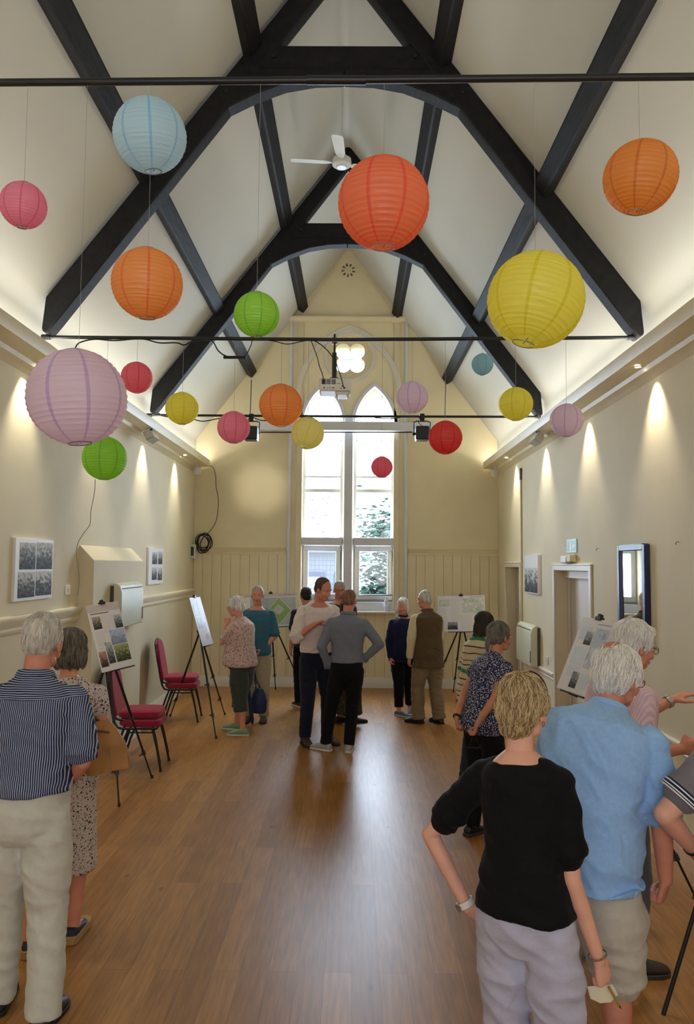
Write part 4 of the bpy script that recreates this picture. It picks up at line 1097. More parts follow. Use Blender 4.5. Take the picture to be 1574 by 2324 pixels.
    bo = body.build('body', SKIN[skin], root)
    voxelize(bo, vox, 3, .5)
    # facial features
    for s in (-1, 1):
        MB().ball((0, 0, 0), (.0115 * hs, .009 * hs, .0062 * hs), 12, 8, MH @ Matrix.Translation((s * .030, .0795, -.004))).build('eye', M_EYEW, root)
        MB().ball((0, 0, 0), (.0055 * hs, .003 * hs, .0055 * hs), 10, 6, MH @ Matrix.Translation((s * .030, .0868, -.0045))).build('iris', M_IRIS, root)
        MB().tube([MH @ V((s * .014, .093, .014)), MH @ V((s * .030, .0935, .0195)), MH @ V((s * .045, .083, .014))], [.0022, .003, .0018], 6).build('eyebrow', HAIR[hair[1]][2] if hair else M_IRIS, root)
    MB().ball((0, 0, 0), (.021, .006, .0035), 14, 8, MH @ Matrix.Translation((0, .0885, -.0715))).ball((0, 0, 0), (.018, .006, .0045), 14, 8, MH @ Matrix.Translation((0, .0875, -.079))).build('lips', M_LIP, root)
    # hair
    if hair:
        hb = MB()
        for c, r in HAIRSTYLE[hair[0]] if isinstance(hair[0], str) else hair[0]:
            ell(hb, MH, c, r)
        ho = hb.build('hair', HAIR[hair[1]][0], root)
        voxelize(ho, .006, 5, .5)
        MI = MH.inverted(); rd = random.Random(hash(label) % 1000 if False else len(label) * 7); ph = rd.uniform(0, 50)
        wav = .0035 if hair[0] in ('crop', 'short') else .006
        def hf(p, n):
            q = MI @ p; a = math.atan2(q.x, q.y + .02)
            return wav * noise.noise(V((a * 7 + ph, q.z * 9, q.y * 5))) * 1.3 + wav * .5 * noise.noise(V((a * 22 + ph, q.z * 14, 0)))
        displace(ho, hf)
        for m_ in HAIR[hair[1]][1:]: ho.data.materials.append(m_)
        if strands:
            bv = BVHTree.FromPolygons([v.co.copy() for v in ho.data.vertices], [tuple(p.vertices) for p in ho.data.polygons])
            sm = [MB(), MB()]; n = 0; crown = MH @ V((0, -.05, .12)); up = (MH.to_3x3() @ V((0, 0, 1))).normalized(); fwd = (MH.to_3x3() @ V((0, 1, 0))).normalized()
            lng = hair[0] in ('long', 'bob', 'wavy', 'fluffy')
            while n < strands:
                dv = V((rd.gauss(0, 1), rd.gauss(0, 1), rd.gauss(0, 1) + .2)).normalized()
                hit = bv.ray_cast(hc + dv * .4, -dv)
                if hit[0] is None: continue
                q = MI @ hit[0]
                if q.y > .035 and q.z < .03: n += 1; continue
                p = hit[0].copy(); pts = [p.copy()]
                wv = rd.uniform(0, 6); L = rd.uniform(.035, .085) if lng else rd.uniform(.02, .045)
                for j in range(7):
                    away = (p - crown); flow = away.normalized() * .8 - up * .9 - fwd * .15
                    sidev = flow.cross(p - hc).normalized()
                    flow = flow + sidev * ((.75 if hair[0] == 'wavy' else .4) * math.sin(wv + j * .9) + rd.uniform(-.2, .2))
                    p2 = p + flow.normalized() * (L / 7)
                    nn = bv.find_nearest(p2)
                    if nn[0] is None: break
                    lift = .0015 + (.003 * math.sin(j / 6 * PI) if lng else .0012) + (.003 if j == 6 else 0)
                    p = nn[0]; pts.append(p + nn[1] * lift)
                if len(pts) > 4:
                    m_ = sm[rd.random() < .42]
                    m_.tube(pts, [.0004] + [.0010 if lng else .0008] * (len(pts) - 2) + [.0003], 4, caps=False)
                n += 1
            for i, (m_, nm) in enumerate(zip(sm, ('light_strands', 'dark_strands'))):
                so = m_.build(nm, HAIR[hair[1]][i + 1], ho); tag(so, kind='stuff')
    def cloth(mb, nm, m_, v=.010, amp=fold, seed=0, sm=3, **kw):
        o = mb.build(nm, m_, root); voxelize(o, v, sm, .5)
        if amp: displace(o, fold_fn(amp, seed=seed, **kw))
        return o
    cv = .0075 if vox < .0055 else .010
    # upper garment: dict(mat, sleeve (0..2 of the arm), hem (height), off, tuck)
    for top in [g_ for g_ in (top, over) if g_]:
        off = top.get('off', .016); m = MB(); hem = top.get('hem', .82)
        secs = []
        nn = [i for i, z in enumerate(Ztab) if z > hem + .015]
        # hem section below/at height
        P0, R0 = nodes[0]
        if hem < .84:
            c, X, Y = sec(0, off + .014); secs.append((V((c.x, c.y, hem * k - hipdrop)), X * top.get('flare', 1.03), Y * top.get('flare', 1.03)))
        else:
            secs.append(sec_z(hem, off + (0 if top.get('tuck') else .010)))
        for i in nn:
            if i <= 8:
                o_ = off + (.010 if i < 4 and not top.get('tuck') else 0)
                secs.append(sec(i, o_ if i < 8 else off * .55))
        c, X, Y = sec(9, .004); 
        nl = top.get('neck', .0)
        if nl < .01: secs.append((c + Rn @ V((0, .004, -.006)), X, Y + Rn @ V((0, 0, -top.get('vneck', .03)))))
        loft(m, secs)
        sl = top.get('sleeve', .6)
        if sl:
            for s in (1, -1):
                S, E, W, d1, d2 = arms[s]; u = (.040 if female else .045) * fat * k; so = top.get('soff', .014)
                pts = [Pc + Rc @ V((s * sw * .6, 0, -.01)), S]; rs = [u * 1.1 + so * .4, u * 1.12 + so * .7]
                limb(m, [(nodes[9][0] + Rc @ V((s * .025, -.008, -.03 * k))) if top.get('neck', 0) < .01 else Pc.lerp(S, .42) + Rc @ V((0, -.008, .026 * k)), Pc.lerp(S, .6) + Rc @ V((0, -.008, .022 * k)), S], [.050 * k, .047 * k + off * .3, .044 * k + so * .5])
                if sl < 1:
                    pts.append(S.lerp(E, sl)); rs.append(u * 1.02 + so * 1.25)
                else:
                    pts += [S.lerp(E, .5), E]; rs += [u * 1.02 + so, u * .9 + so]
                    if sl > 1:
                        pts.append(E.lerp(W, min(1, sl - 1))); rs.append(u * (.86 - .26 * min(1, sl - 1)) + so * .8)
                limb(m, pts, rs)
                # flat hem end of the sleeve
                m.tube([pts[-1] - (pts[-1] - pts[-2]).normalized() * .01, pts[-1] + (pts[-1] - pts[-2]).normalized() * .02], [rs[-1] * 1.03, rs[-1] * 1.06], 18)
        o = cloth(m, top.get('name', 'shirt'), top['mat'], cv, top.get('amp', fold), seed=len(label), ang=top.get('ang', .5))
        if top.get('collar') == 'open':
            for s in (1, -1):
                q = [Pn + Rn @ V(p) * k for p in ((s * .012, -.062, .036), (s * .060, -.01, .030), (s * .030, .070, -.040), (s * .052, .092, -.085), (s * .088, .060, -.050), (s * .080, -.015, .002), (s * .012, -.080, .012))]
                o_ = MB().add(q, [(0, 1, 5, 6), (1, 2, 4, 5), (2, 3, 4)]).build('collar', top['mat'], root)
                z_ = o_.modifiers.new('t', 'SOLIDIFY'); z_.thickness = .004; z_.offset = 1
        elif top.get('collar'):
            cm = MB(); cr = nk * 1.22
            ring = []
            for zz, rr in ((.0, 1.12), (.032 * k, 1.06), (.034 * k, 1.14), (.008, 1.3)):
                ring.append([Pn + Rn @ V((cr * rr * math.cos(a), cr * rr * math.sin(a) * 1.05 + .006 + .010 * top.get('vneck', .03) / .03 * max(0, math.sin(a)), zz - top.get('vneck', .03) * max(0, math.sin(a) + .3) / 1.3)) for a in [2 * PI * i / 28 for i in range(28)]])
            vs = [p for r_ in ring for p in r_]; fs = [(q * 28 + i, q * 28 + (i + 1) % 28, ((q + 1) % 4) * 28 + (i + 1) % 28, ((q + 1) % 4) * 28 + i) for q in range(4) for i in range(28)]
            cm.add(vs, fs).build('collar', top.get('collar_mat', top['mat']), root)
        if top.get('cuffs'):
            for s in (1, -1):
                S, E, W, d1, d2 = arms[s]; u = (.040 if female else .045) * fat * k; so = top.get('soff', .014)
                q = S.lerp(E, sl) if sl <= 1 else E.lerp(W, sl - 1); dd = d1 if sl <= 1 else d2
                rr = (u * 1.02 + so * 1.3 if sl <= 1 else u * .72 + so)
                cf = MB().tube([q - dd * .012, q + dd * .024], [rr * 1.05, rr * 1.09], 20).build('sleeve_cuff', top['cuffs'], root, bevel=.003)
                if top.get('cuff_lines'):
                    for a0 in (-.004, .010, .019): MB().tube([q + dd * a0, q + dd * (a0 + .005)], [rr * 1.10, rr * 1.11], 20).build('cuff_stripe', top['cuff_lines'], cf)
    if bottom:
        m = MB(); wz = bottom.get('waist', 1.0); off = bottom.get('off', .012)
        secs = [sec(i, off) for i, z in enumerate(Ztab) if z <= wz - .015 and i < 5] + [sec_z(wz, off)]
        P0 = nodes[0]
        c, X, Y = sec(0, off); secs = [(c + V((0, 0, -.07 * k)), X * .80, Y * .72)] + secs
        loft(m, secs)
        hemz = bottom.get('hem', .06) * k; w_ = bottom.get('wide', 1.0)
        for s in (1, -1):
            hip, kn, ank, fw = legs[s]
            pts = [hip, hip.lerp(kn, .5), kn, ank]
            rs = [.088 * k * fat + off, .078 * k * fat * w_ + off, .060 * k * w_ + off, (.048 * k * w_ + off) * bottom.get('taper', 1)]
            # cut at the hem height
            out = [(pts[0], rs[0])]
            for i in range(1, 4):
                a, b = pts[i - 1], pts[i]
                if b.z < hemz or (i == 3):
                    t = min(1, max(0, (a.z - hemz) / max(1e-5, (a.z - b.z)))) if a.z - b.z > 0 else 1
                    t2 = (a.z - hemz) / (a.z - b.z) if i == 3 else t
                    t2 = min(t2, 1.18)
                    out.append((a + (b - a) * t2, rs[i - 1] + (rs[i] - rs[i - 1]) * min(1, t2))); break
                out.append((b, rs[i]))
            ps = [V(p) for p, _ in out]; rr = [r for _, r in out]
            pp = [ps[0]]; r2 = [rr[0]]
            for i in range(len(ps) - 1):
                for j in range(1, 5): pp.append(ps[i].lerp(ps[i + 1], j / 4)); r2.append(rr[i] + (rr[i + 1] - rr[i]) * j / 4)
            m.tube(pp, r2, 20)
            for p, r in zip(ps[:-1], rr[:-1]): m.ball(p, r * .995, 16, 12)
        cloth(m, bottom.get('name', 'trousers'), bottom['mat'], cv, bottom.get('amp', fold), seed=len(label) + 3, ang=bottom.get('ang', .25))
        if bottom.get('belt'):
            i = min(range(10), key=lambda q: abs(Ztab[q] - wz)); c, X, Y = sec_z(wz - .02, off + .004)
            bvs = []
            for dz in (-.009, .009):
                for a in range(40):
                    t = 2 * PI * a / 40; bvs.append(c + nodes[i][1] @ V((0, 0, dz)) + X * (abs(math.cos(t)) ** .88 * (1 if math.cos(t) >= 0 else -1)) + Y * (abs(math.sin(t)) ** .88 * (1 if math.sin(t) >= 0 else -1)))
            o = MB().add(bvs, [(a, (a + 1) % 40, 40 + (a + 1) % 40, 40 + a) for a in range(40)]).build('belt', bottom['belt'], root)
            q = o.modifiers.new('t', 'SOLIDIFY'); q.thickness = .006; q.offset = 1
    if dress:
        m = MB(); off = dress.get('off', .014); hem = dress['hem']
        secs = []
        fl = dress.get('flare', 1.25)
        for t in (1, .75, .5, .25):
            c, X, Y = sec(0, off); z = .84 + (hem - .84) * t
            secs.append((V((c.x, c.y, z * k - hipdrop * (1 - t))), X * (1 + (fl - 1) * t), Y * (1 + (fl - 1) * 1.4 * t)))
        ztop = dress.get('top', 1.6)
        secs += [sec(i, off if i < 8 else off * .5) for i in range(10) if Ztab[i] < ztop]
        loft(m, secs)
        if dress.get('sleeve'):
            for s in (1, -1):
                S, E, W, d1, d2 = arms[s]; u = .042 * fat * k
                limb(m, [Pc + Rc @ V((s * sw * .55, 0, 0)), S, S.lerp(E, dress['sleeve'])], [u * 1.35 + .006, u * 1.2 + .010, u * 1.05 + .014])
        cloth(m, dress.get('name', 'dress'), dress['mat'], cv, dress.get('amp', .006), seed=len(label) + 9, sx=9, sz=3, ang=0)
    if shoes:
        for s in (1, -1):
            hip, kn, ank, fw = legs[s]; sd = V((fw.y, -fw.x, 0)); base = V((ank.x, ank.y, ank.z - .085 * k)); h = k * shoes.get('size', 1.0)
            prof = [(-.075, .030, .045), (-.055, .040, .085), (-.01, .042, .095), (.05, .041, .082), (.10, .046, .060), (.15, .046, .048), (.185, .036, .036), (.20, .018, .024)]
            if shoes.get('low'): prof = [(a, b, c * .82) for a, b, c in prof]
            secs = [(base + fw * (a * h) + V((0, 0, .022 + (c * h - .022) / 2)), sd * (b * h), V((0, 0, (c * h - .010) / 2 + .004))) for a, b, c in prof]
            m = MB(); loft(m, secs, 20)
            sh = m.build('shoe', shoes['mat'], root)
            q = sh.modifiers.new('s', 'SUBSURF'); q.levels = q.render_levels = 1
            out = [(a * h, b * h * 1.06) for a, b, c in prof]
            mid = [base + fw * a + sd * b for a, b in out] + [base + fw * (out[-1][0] + .006)] + [base + fw * a - sd * b for a, b in out[::-1]] + [base + fw * (out[0][0] - .008)]
            n = len(mid); th = shoes.get('sole_h', .022)
            MB().add([p + V((0, 0, .001)) for p in mid] + [p + V((0, 0, th)) for p in mid], [tuple(range(n))[::-1], tuple(range(n, 2 * n))] + [(i, (i + 1) % n, n + (i + 1) % n, n + i) for i in range(n)]).build('sole', shoes.get('sole', M_GREYP), sh, bevel=.004)
            if shoes.get('laces'):
                lm = MB()
                for j in range(4):
                    a = .035 + j * .018; z = (.083 - j * .008) * h
                    lm.tube([base + fw * (a * h) + sd * (-.022 * h) + V((0, 0, z - .006)), base + fw * (a * h) + V((0, 0, z + .006)), base + fw * (a * h) + sd * (.022 * h) + V((0, 0, z - .006))], .003, 6)
                tag(lm.build('laces', shoes['laces'], sh), kind='stuff')
    if glasses:
        g = MB(); r = .021
        for s in (-1, 1):
            pts = [MH @ V((s * .031 + r * 1.15 * math.cos(a), .104 - abs(math.cos(a)) * .002, -.006 + r * .82 * math.sin(a))) for a in [2 * PI * i / 20 for i in range(21)]]
            g.tube(pts, .0016, 6, caps=False)
            g.tube([MH @ V((s * .055, .102, .002)), MH @ V((s * .078, .06, .004)), MH @ V((s * .086, .0, .0)), MH @ V((s * .084, -.012, -.012))], .0015, 6)
        g.tube([MH @ V((-.008, .106, -.002)), MH @ V((.008, .106, -.002))], .0016, 6)
        g.build('glasses', glasses, root)
    info = dict(root=root, MH=MH, hc=hc, arms=arms, nodes=nodes, legs=legs, k=k, SH=SH, nk=nk)
    return info
# ------------------------------------------------------------------ fabrics
def node_mat(name, rough=.85):
    m = bpy.data.materials.new(name); m.use_nodes = True
    b = m.node_tree.nodes['Principled BSDF']; b.inputs['Roughness'].default_value = rough; b.inputs['Specular IOR Level'].default_value = .2
    return m, m.node_tree, b
def stripe_mat(name, c1, c2, period, duty=.5, vertical=True, yoke=None):
    m, nt, b = node_mat(name); N = nt.nodes.new; L = nt.links.new
    tc = N('ShaderNodeTexCoord'); sp = N('ShaderNodeSeparateXYZ'); L(tc.outputs['Object'], sp.inputs[0])
    nz = N('ShaderNodeTexNoise'); nz.inputs['Scale'].default_value = 6; L(tc.outputs['Object'], nz.inputs['Vector'])
    def band(out):
        a = N('ShaderNodeMath'); a.operation = 'MULTIPLY_ADD'; L(nz.outputs['Fac'], a.inputs[0]); a.inputs[1].default_value = .018; L(out, a.inputs[2])
        q = N('ShaderNodeMath'); q.operation = 'MULTIPLY'; q.inputs[1].default_value = 1 / period; L(a.outputs[0], q.inputs[0])
        f = N('ShaderNodeMath'); f.operation = 'FRACT'; L(q.outputs[0], f.inputs[0])
        g = N('ShaderNodeMath'); g.operation = 'LESS_THAN'; g.inputs[1].default_value = duty; L(f.outputs[0], g.inputs[0])
        return g.outputs[0]
    fac = band(sp.outputs['X'] if vertical else sp.outputs['Z'])
    if yoke:
        g = N('ShaderNodeMath'); g.operation = 'GREATER_THAN'; g.inputs[1].default_value = yoke; L(sp.outputs['Z'], g.inputs[0])
        mz = N('ShaderNodeMix'); mz.data_type = 'FLOAT'; L(g.outputs[0], mz.inputs[0]); L(fac, mz.inputs[2]); L(band(sp.outputs['Z']), mz.inputs[3]); fac = mz.outputs[0]
    mx = N('ShaderNodeMix'); mx.data_type = 'RGBA'; mx.inputs[6].default_value = c1; mx.inputs[7].default_value = c2; L(fac, mx.inputs[0]); L(mx.outputs[2], b.inputs['Base Color'])
    return m
def fleck_mat(name, base, cols, scale, thr=.28):
    """small scattered blots of several colours over a base cloth"""
    m, nt, b = node_mat(name); N = nt.nodes.new; L = nt.links.new
    tc = N('ShaderNodeTexCoord'); cur = None
    for i, c in enumerate(cols):
        v = N('ShaderNodeTexVoronoi'); v.inputs['Scale'].default_value = scale * (1 + .23 * i)
        mp = N('ShaderNodeMapping'); mp.inputs['Location'].default_value = (i * 3.1, i * 1.7, i * .9); L(tc.outputs['Object'], mp.inputs[0]); L(mp.outputs[0], v.inputs['Vector'])
        n = N('ShaderNodeTexNoise'); n.inputs['Scale'].default_value = scale * 2.2; L(mp.outputs[0], n.inputs['Vector'])
        a = N('ShaderNodeMath'); a.operation = 'MULTIPLY_ADD'; L(n.outputs['Fac'], a.inputs[0]); a.inputs[1].default_value = .35; L(v.outputs['Distance'], a.inputs[2])
        g = N('ShaderNodeMath'); g.operation = 'LESS_THAN'; g.inputs[1].default_value = thr + .17; L(a.outputs[0], g.inputs[0])
        mx = N('ShaderNodeMix'); mx.data_type = 'RGBA'; mx.inputs[7].default_value = c; L(g.outputs[0], mx.inputs[0])
        if cur is None: mx.inputs[6].default_value = base
        else: L(cur, mx.inputs[6])
        cur = mx.outputs[2]
    L(cur, b.inputs['Base Color'])
    return m
def bands_mat(name, base, bands, period):
    """horizontal knit bands: [(position 0..1, width, colour)]"""
    m, nt, b = node_mat(name); N = nt.nodes.new; L = nt.links.new
    tc = N('ShaderNodeTexCoord'); sp = N('ShaderNodeSeparateXYZ'); L(tc.outputs['Object'], sp.inputs[0])
    nz = N('ShaderNodeTexNoise'); nz.inputs['Scale'].default_value = 5; L(tc.outputs['Object'], nz.inputs['Vector'])
    a = N('ShaderNodeMath'); a.operation = 'MULTIPLY_ADD'; L(nz.outputs['Fac'], a.inputs[0]); a.inputs[1].default_value = .05; L(sp.outputs['Z'], a.inputs[2])
    q = N('ShaderNodeMath'); q.operation = 'MULTIPLY'; q.inputs[1].default_value = 1 / period; L(a.outputs[0], q.inputs[0])
    f = N('ShaderNodeMath'); f.operation = 'FRACT'; L(q.outputs[0], f.inputs[0])
    r = N('ShaderNodeValToRGB'); r.color_ramp.interpolation = 'CONSTANT'; e = r.color_ramp.elements; e[0].color = base; e[0].position = 0
    e[1].position = .999; e[1].color = base
    for p, w_, c in bands:
        x = e.new(p); x.color = c; y_ = e.new(p + w_); y_.color = base
    L(f.outputs[0], r.inputs['Fac']); L(r.outputs['Color'], b.inputs['Base Color'])
    return m
SH_BROWN = mat('dark_brown_shoe_leather', rgb(58, 46, 40), rough=.5); SH_BLACK = mat('black_shoe_leather', rgb(30, 28, 30), rough=.45)
SH_GREEN = mat('sage_green_canvas', rgb(128, 160, 128), rough=.8); SH_GREY = mat('light_grey_trainer', rgb(176, 172, 174), rough=.7)
SH_BLUE = mat('grey_blue_canvas', rgb(98, 118, 138), rough=.8); SOLEW = mat('off_white_rubber', rgb(214, 210, 200), rough=.6); SOLEB = mat('black_rubber', rgb(30, 30, 30), rough=.7)
CORK = mat('cork_wedge', rgb(176, 140, 96), rough=.8, var=.2, scale=60); M_GLF = mat('dark_spectacle_frame', rgb(34, 28, 30), rough=.3)
BLACKCLOTH = fabric('black_trouser_cloth', rgb(17, 17, 22), sheen=.03)
T1 = stripe_mat('blue_and_white_striped_cotton', rgb(178, 184, 198), rgb(40, 50, 88), .0086, .64, True, 1.43)

def wrist_band(info, s, name, m, w=.016, t=.004, r=None, face=None, at_=.93):
    S, E, W, d1, d2 = info['arms'][s]; c = E.lerp(W, at_); rr = (r or .031 * info['k'])
    up = d2; u = up.orthogonal().normalized(); v = up.cross(u)
    M = Matrix((( u.x, v.x, up.x, c.x), (u.y, v.y, up.y, c.y), (u.z, v.z, up.z, c.z), (0, 0, 0, 1)))
    o = MB().lathe([(rr, -w / 2), (rr + t, -w / 2), (rr + t, w / 2), (rr, w / 2)], 28, M, closed=True).build(name, m, info['root'])
    if face:
        n = V(face); n = (n - up * n.dot(up)).normalized()
        q = c + n * (rr + t); MB().tube([q - n * .003, q + n * .004], .015, 20).build('watch_face', mat('watch_steel', rgb(190, 190, 185), rough=.2, metal=.8), o)
    return o

# ---- foreground left
p1 = person('person seen from behind in a navy and white striped shirt and pale trousers', -1.35, 3.58, 4, H=1.79, skin='ruddy', hair=('short', 'silver'), lean=8, head=(-4, 18, 0), build=(1.04, 1.12), belly=.05, head_scale=1.08,
    armR=((.20, -.10, -1), (-.42, .55, -.55)), armL=((-.26, .05, -1), (.2, .6, -.7)), strands=1600, vox=.005, feet=((.13, -.06, -8), (-.12, .10, 6)), fold=.006,
    top=dict(mat=T1, sleeve=.78, hem=.985, collar=True, off=.026, soff=.026, amp=.009, name='striped_shirt'), bottom=dict(mat=fabric('pale_stone_cotton_twill', rgb(206, 206, 196)), hem=.055, wide=1.16, off=.016, waist=1.01, taper=1.05, amp=.0075, ang=.5),
    shoes=dict(mat=SH_BROWN, sole=SOLEB))
# seat seam and pocket of the pale trousers
p2 = person('person with a grey bob in a floral dress, half hidden behind the striped shirt', -1.44, 4.30, 12, H=1.67, skin='pink', hair=('bob', 'steel_grey'), female=True, lean=5, head=(8, 8, 0), build=(1.0, 1.05), strands=1200, vox=.006,
    armR=((.25, -.1, -1), (-.1, .7, -.6)), feet=((.07, .02, -12), (-.13, -.10, 5)),
    dress=dict(mat=fleck_mat('floral_print_cotton', rgb(206, 196, 192), [rgb(44, 40, 62), rgb(190, 120, 130), rgb(60, 54, 58), rgb(150, 140, 96)], 46, .25), hem=.40, sleeve=.3, flare=1.12, name='floral_dress'),
    shoes=dict(mat=mat('navy_strap', rgb(26, 28, 48), rough=.6), sole=CORK, sole_h=.045, low=True))
# ---- far left pair
person('person with white hair and glasses, hand on chin, in pink patterned top and cropped trousers', -1.21, 9.50, 66, H=1.63, skin='pink', hair=('fluffy', 'white'), female=True, lean=6, head=(12, 12, 0), build=(1.12, 1.2), belly=.07, glasses=M_GLF, vox=.007,
    armL=((.05, .62, -.72), (.30, -.06, .95)), handL=dict(curl=60, dir=(.2, .1, 1), palm=(.9, .3, 0)), armR=((.02, -.02, -1), (-.05, .08, -1)), feet=((.11, .14, 8), (-.13, -.10, 20)),
    top=dict(mat=fleck_mat('pink_leaf_print', rgb(206, 180, 172), [rgb(176, 120, 120), rgb(150, 130, 140), rgb(220, 206, 190)], 26, .27), sleeve=.72, hem=.86, off=.03, soff=.02, name='patterned_top', neck=.0), bottom=dict(mat=fabric('dark_olive_cotton', rgb(62, 70, 62)), hem=.30, wide=1.3, off=.02, waist=.97),
    shoes=dict(mat=SH_GREEN, sole=SOLEW, laces=M_WHITEP))
person('person in a teal t-shirt and beige trousers facing the camera, hands clasped in front', -1.12, 10.20, 176, H=1.75, skin='ruddy', hair=('crop', 'cropped_grey'), head=(4, 3, 0), build=(1.02, 1.05), belly=.03, vox=.007,
    armR=((.18, .1, -1), (-.45, .55, -.65)), armL=((-.20, .05, -1), (.62, .45, -.75)), handL=dict(curl=45, dir=(.6, .4, -.7)), handR=dict(curl=45),
    top=dict(mat=fabric('teal_cotton_jersey', rgb(58, 104, 122)), sleeve=.85, hem=.86, off=.02, soff=.02, name='t_shirt', collar=False), bottom=dict(mat=fabric('beige_chino_cloth', rgb(176, 164, 134)), hem=.06, wide=1.15, waist=.97),
    shoes=dict(mat=mat('grey_walking_shoe', rgb(82, 78, 72), rough=.8), sole=SOLEB))
# ---- centre group
person('tall person in a white rolled sleeve shirt and navy trousers, pointing across the chest', -.29, 9.02, 207, H=1.91, skin='ruddy', hair=('short', 'brown'), lean=6, head=(22, 20, 0), build=(1.0, 1.02), vox=.007, glasses=None,
    armR=((.34, .16, -1), (-.70, .55, .62)), handR=dict(curl=38, dir=(-.9, .4, .4), palm=(0, .2, -1)), armL=((-.15, .1, -1), (.1, .7, -.4)), feet=((.13, 0, -10), (-.13, .04, 12)),
    top=dict(mat=fabric('white_linen', rgb(226, 214, 210)), vneck=.05, sleeve=.98, hem=.95, off=.026, soff=.028, collar='open', tuck=True, amp=.007), bottom=dict(mat=fabric('navy_wool_trousers', rgb(26, 30, 48)), hem=.07, wide=1.08, waist=1.0),
    shoes=dict(mat=SH_BROWN, sole=SOLEB))
person('person seen from behind in a blue grey shirt and black trousers, hands on hips', 0.01, 8.60, -2, H=1.77, skin='ruddy', hair=('crop', 'cropped_brown'), lean=2, head=(-10, 4, 0), build=(1.04, 1.0), vox=.007, hipshift=(.06, 0), side=1,
    armR=((.62, -.22, -.80), (-.68, .25, -.66)), handR=dict(curl=30, dir=(-.8, .5, -.2), palm=(-.5, .3, .5)), armL=((-.38, -.28, -.95), (.30, .30, -.95)), handL=dict(curl=30, dir=(.8, -.1, -.2), palm=(.3, .6, .3)), feet=((.09, .02, -4), (-.17, .05, 58)),
    top=dict(mat=fabric('blue_grey_oxford_cloth', rgb(118, 124, 138)), sleeve=1.93, hem=.96, off=.018, soff=.014, collar=True, tuck=True, cuffs=fabric('blue_grey_cuff', rgb(104, 110, 126)), amp=.004), bottom=dict(mat=BLACKCLOTH, hem=.075, wide=1.02, waist=1.0, taper=.95),
    shoes=dict(mat=SH_GREY, sole=SOLEW, laces=M_WHITEP))
person('person with cropped grey hair and glasses, mostly hidden behind the centre pair', -.06, 10.75, 182, H=1.82, skin='ruddy', hair=('crop', 'cropped_grey'), head=(5, 6, 0), glasses=M_GLF, vox=.008,
    top=dict(mat=fabric('dark_grey_jersey', rgb(70, 72, 80)), sleeve=1.9, hem=.86), bottom=dict(mat=BLACKCLOTH), shoes=dict(mat=SH_BLACK))
person('person with long dark hair, long patterned skirt and sandals, hidden behind the centre pair', .05, 10.12, -45, H=1.68, skin='tan', hair=('bob', 'dark_brown'), female=True, lean=3, hipshift=(.02, 0), side=-5, head=(40, 8, 0), vox=.008, feet=((.04, .10, -28), (-.12, .0, 0)),
    armR=((.05, .25, -1), (-.4, .6, .2)), top=dict(mat=BLACKCLOTH, sleeve=.9, hem=.9), dress=dict(mat=fleck_mat('olive_patterned_skirt', rgb(62, 58, 46), [rgb(110, 100, 70), rgb(28, 26, 24)], 40, .27), hem=.14, top=.98, flare=1.3, name='skirt'), shoes=dict(mat=SH_BLACK, low=True, sole=SOLEB))
person('person with short black hair, seen from behind beyond the white shirt', -.55, 11.30, 24, H=1.70, skin='tan', hair=('short', 'black'), vox=.008, head=(0, 0, 0),
    top=dict(mat=fabric('charcoal_jersey', rgb(44, 44, 52)), sleeve=.8, hem=.86), bottom=dict(mat=BLACKCLOTH), shoes=dict(mat=SH_BLACK, sole=SOLEW))
# ---- pair right of the window
fl = person('smiling person with white bobbed hair in a navy zipped fleece and black trousers', .83, 10.80, 196, H=1.58, skin='pink', hair=('bob', 'white'), female=True, head=(-34, 6, 0), build=(1.12, 1.12), belly=.04, vox=.007,
    armR=((.22, .05, -1), (.0, .25, -1)), armL=((-.15, .05, -1), (0, .2, -1)), feet=((.10, .12, 32), (-.12, -.05, -20)),
    top=dict(mat=fabric('navy_fleece', rgb(28, 32, 62), var=.1), sleeve=1.95, hem=.80, off=.03, soff=.024, collar=True, vneck=.012, name='fleece', flare=1.06), bottom=dict(mat=BLACKCLOTH, hem=.13, wide=1.15, taper=.95), shoes=dict(mat=SH_BLUE, sole=SOLEW, low=True))
person('person with silver hair in a brown gilet and cream sleeves, seen from behind', 1.12, 10.20, 22, H=1.71, skin='ruddy', hair=('short', 'silver'), lean=4, head=(28, 6, 0), build=(1.04, 1.05), vox=.007,
    armL=((-.22, -.02, -1), (-.04, .12, -1)), armR=((.12, .2, -1), (-.1, .6, -.4)), feet=((.13, -.06, 8), (-.12, .04, 40)),
    top=dict(mat=fabric('cream_cotton_shirt', rgb(216, 204, 164)), sleeve=1.92, hem=.84, off=.016, soff=.02, collar=False), over=dict(mat=fabric('brown_wool_gilet', rgb(92, 74, 52)), sleeve=0, hem=.74, off=.034, collar=True, flare=1.10, name='gilet'), bottom=dict(mat=fabric('khaki_cord', rgb(134, 118, 92)), hem=.06, wide=1.28, taper=1.2, amp=.008), shoes=dict(mat=SH_BROWN, sole=SOLEB))
